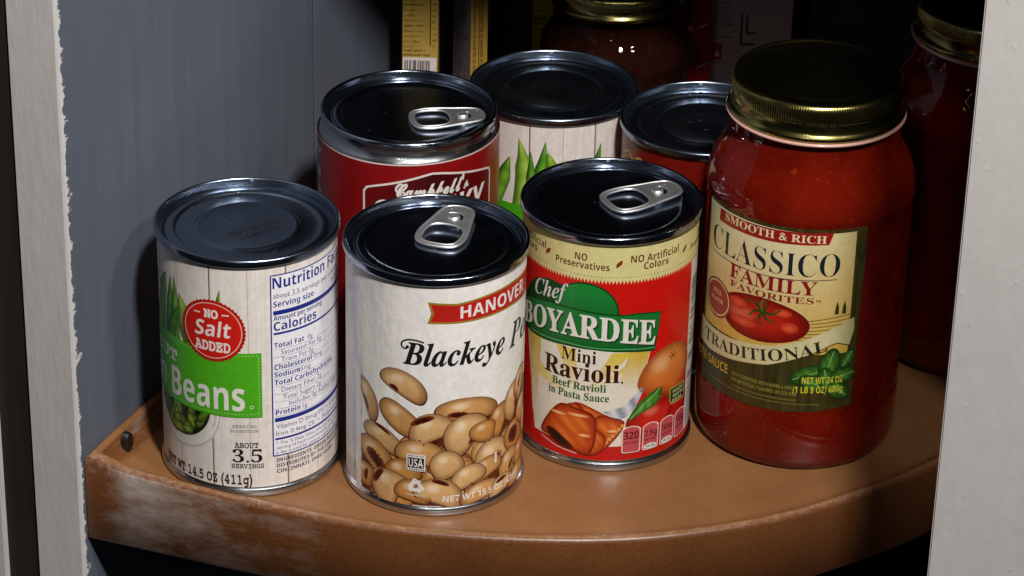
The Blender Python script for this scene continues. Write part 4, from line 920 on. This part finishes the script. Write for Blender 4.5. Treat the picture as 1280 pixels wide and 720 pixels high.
# yellow carton with barcode
q = Print(None); Y = lin('#b89a48'); q.base(0.4, 17.2, 8, 0.5, 179, 20, lambda u, v: mixc(Y, lin('#a58638'), hsh(round(u / 3), round(v / 4))), 0.5)
words(q, 0.8, 13, 97, 178, 2.7, 1.25, lin('#2a1a08'), 1); q.rect(13.2, 98, 13.8, 178, lin('#5a4010'), 2); words(q, 14.4, 17, 97, 178, 3.1, 1.2, lin('#2a1a08'), 50)
q.rect(0.5, 80, 16.6, 92.0, lin('#d8ccc8'), 1)
for k in range(22):
    if hsh(k, 6) > 0.25: q.rect(1.4 + k * 0.56, 81, 1.4 + k * 0.56 + 0.2 + 0.25 * hsh(k, 1), 90.4, BLACK, 2)
words(q, 0.9, 15, 92.4, 97.4, 2.3, 1.1, lin('#2a1a08'), 80, 0.9)
carton('food_carton', 'yellow food carton with small print and barcode, against the grey wall', (-46.3, 195, 0), 0, 17.6, 26, 180, lin('#4a3c18'), [('front', q)])
# white and gold carton
q = Print(None); q.base(0, 26, 6, 0.5, 179, 12, lin('#b0a2a4'), 0.5); q.rect(8, 121, 25, 140, lin('#2a2230'), 1)
q.ring(19, 126, 4, 5.2, lin('#d8d0d0'), 2, 24); words(q, 1, 25, 70, 119, 3.0, 1.5, lin('#4a1c24'), 20, 0.2)
for k in range(14): q.rect(1, 72 + k * 3.6, 25, 72.25 + k * 3.6, lin('#6a5a60'), 1)
q2 = Print(None); q2.base(0, 8.4, 4, 0.5, 179, 12, lin('#b08a3a'), 0.5); q2.rect(3.9, 60, 4.3, 178, lin('#4a3410'), 1)
for x in (2.6, 6.2):
    for k in range(9): q2.text('READ BEFORE USE', x, 62 + k * 13, 1.5, 12, 'bold', lin('#3a2408'), 2, rot=math.pi / 2, res=1)
carton('food_carton', 'narrow carton with white printed side and gold edge, next to the yellow carton', (-18.6, 206, 0), 0, 8.4, 26, 180, lin('#5a4a20'), [('front', q2), ('left', q)]).rotation_euler = (0, 0, math.radians(20))
# black packet with a yellow label
q = Print(None); q.base(24.5, 34.6, 4, 0.5, 179, 10, lin('#a89a24'), 0.5); words(q, 25, 34, 64, 92, 3.4, 1.7, lin('#2a2408'), 33, 0.4); q.text('made in', 25.2, 77.2, 2.4, 9, 'bold', BLACK, 2)
carton('food_packet', 'black packet with narrow yellow printed label, behind the dark jar', (0.6, 276, 0), 0, 36, 30, 180, (0.006, 0.006, 0.007), [('front', q)])
# red carton
q = Print(None); q.base(0, 19.5, 6, 0.5, 179, 10, lin('#8a0f12'), 0.5); TW = lin('#d8b4b0')
q.text('Nutrition', 10.4, 82.0, 3.4, 22, 'bold', TW, 2, 'r'); q.text('100', 1.6, 55.2, 4.0, 7.6, 'bold', TW, 2); q.text('about 2', 3.6, 64.4, 1.3, 5.2, 'italic', TW, 2); q.text('%', 0.8, 62.6, 1.8, None, 'bold', TW, 2)
for v in (83.5, 62.0): q.line([(12.6, v), (15, v + 1.2), (18.8, v + 3.6)], 0.45, TW, 2); q.line([(12.8, v + 1.6), (15.4, v + 2.0), (18.0, v + 3.2)], 0.2, TW, 2)
carton('food_carton', 'dark red carton with white lettering standing behind the dark-lidded can', (85.6, 256, 0), 0, 19.5, 30, 180, lin('#4a0809'), [('front', q)])
# white packet with a red square
q = Print(None); q.base(0, 40, 8, 0.5, 179, 10, lin('#b9aeb2'), 0.5); words(q, 2.0, 17, 71, 92, 2.3, 1.3, lin('#3a3038'), 61, 0.3); q.rect(0.8, 59, 5.6, 68.2, lin('#a8161a'), 1.5); q.addc([(1.8, 61), (4.8, 61), (3.3, 64.6)], [(0, 1, 2)], [lin('#e8d8d8')] * 3, 2)
q.rect(0.8, 57.6, 9, 58.0, lin('#5a3a8a'), 2)
for a, b in (((15, 68), (15, 84)), ((17.6, 74), (17.6, 84)), ((15, 68), (22, 68)), ((17.6, 74), (22, 74))): q.line([a, b], 1.1, lin('#3a3038'), 2)
carton('food_packet', 'pale grey packet with small red square, between red carton and gold jar lid', (116.6, 274, 0), 0, 40, 26, 180, lin('#8a8084'), [('front', q)])
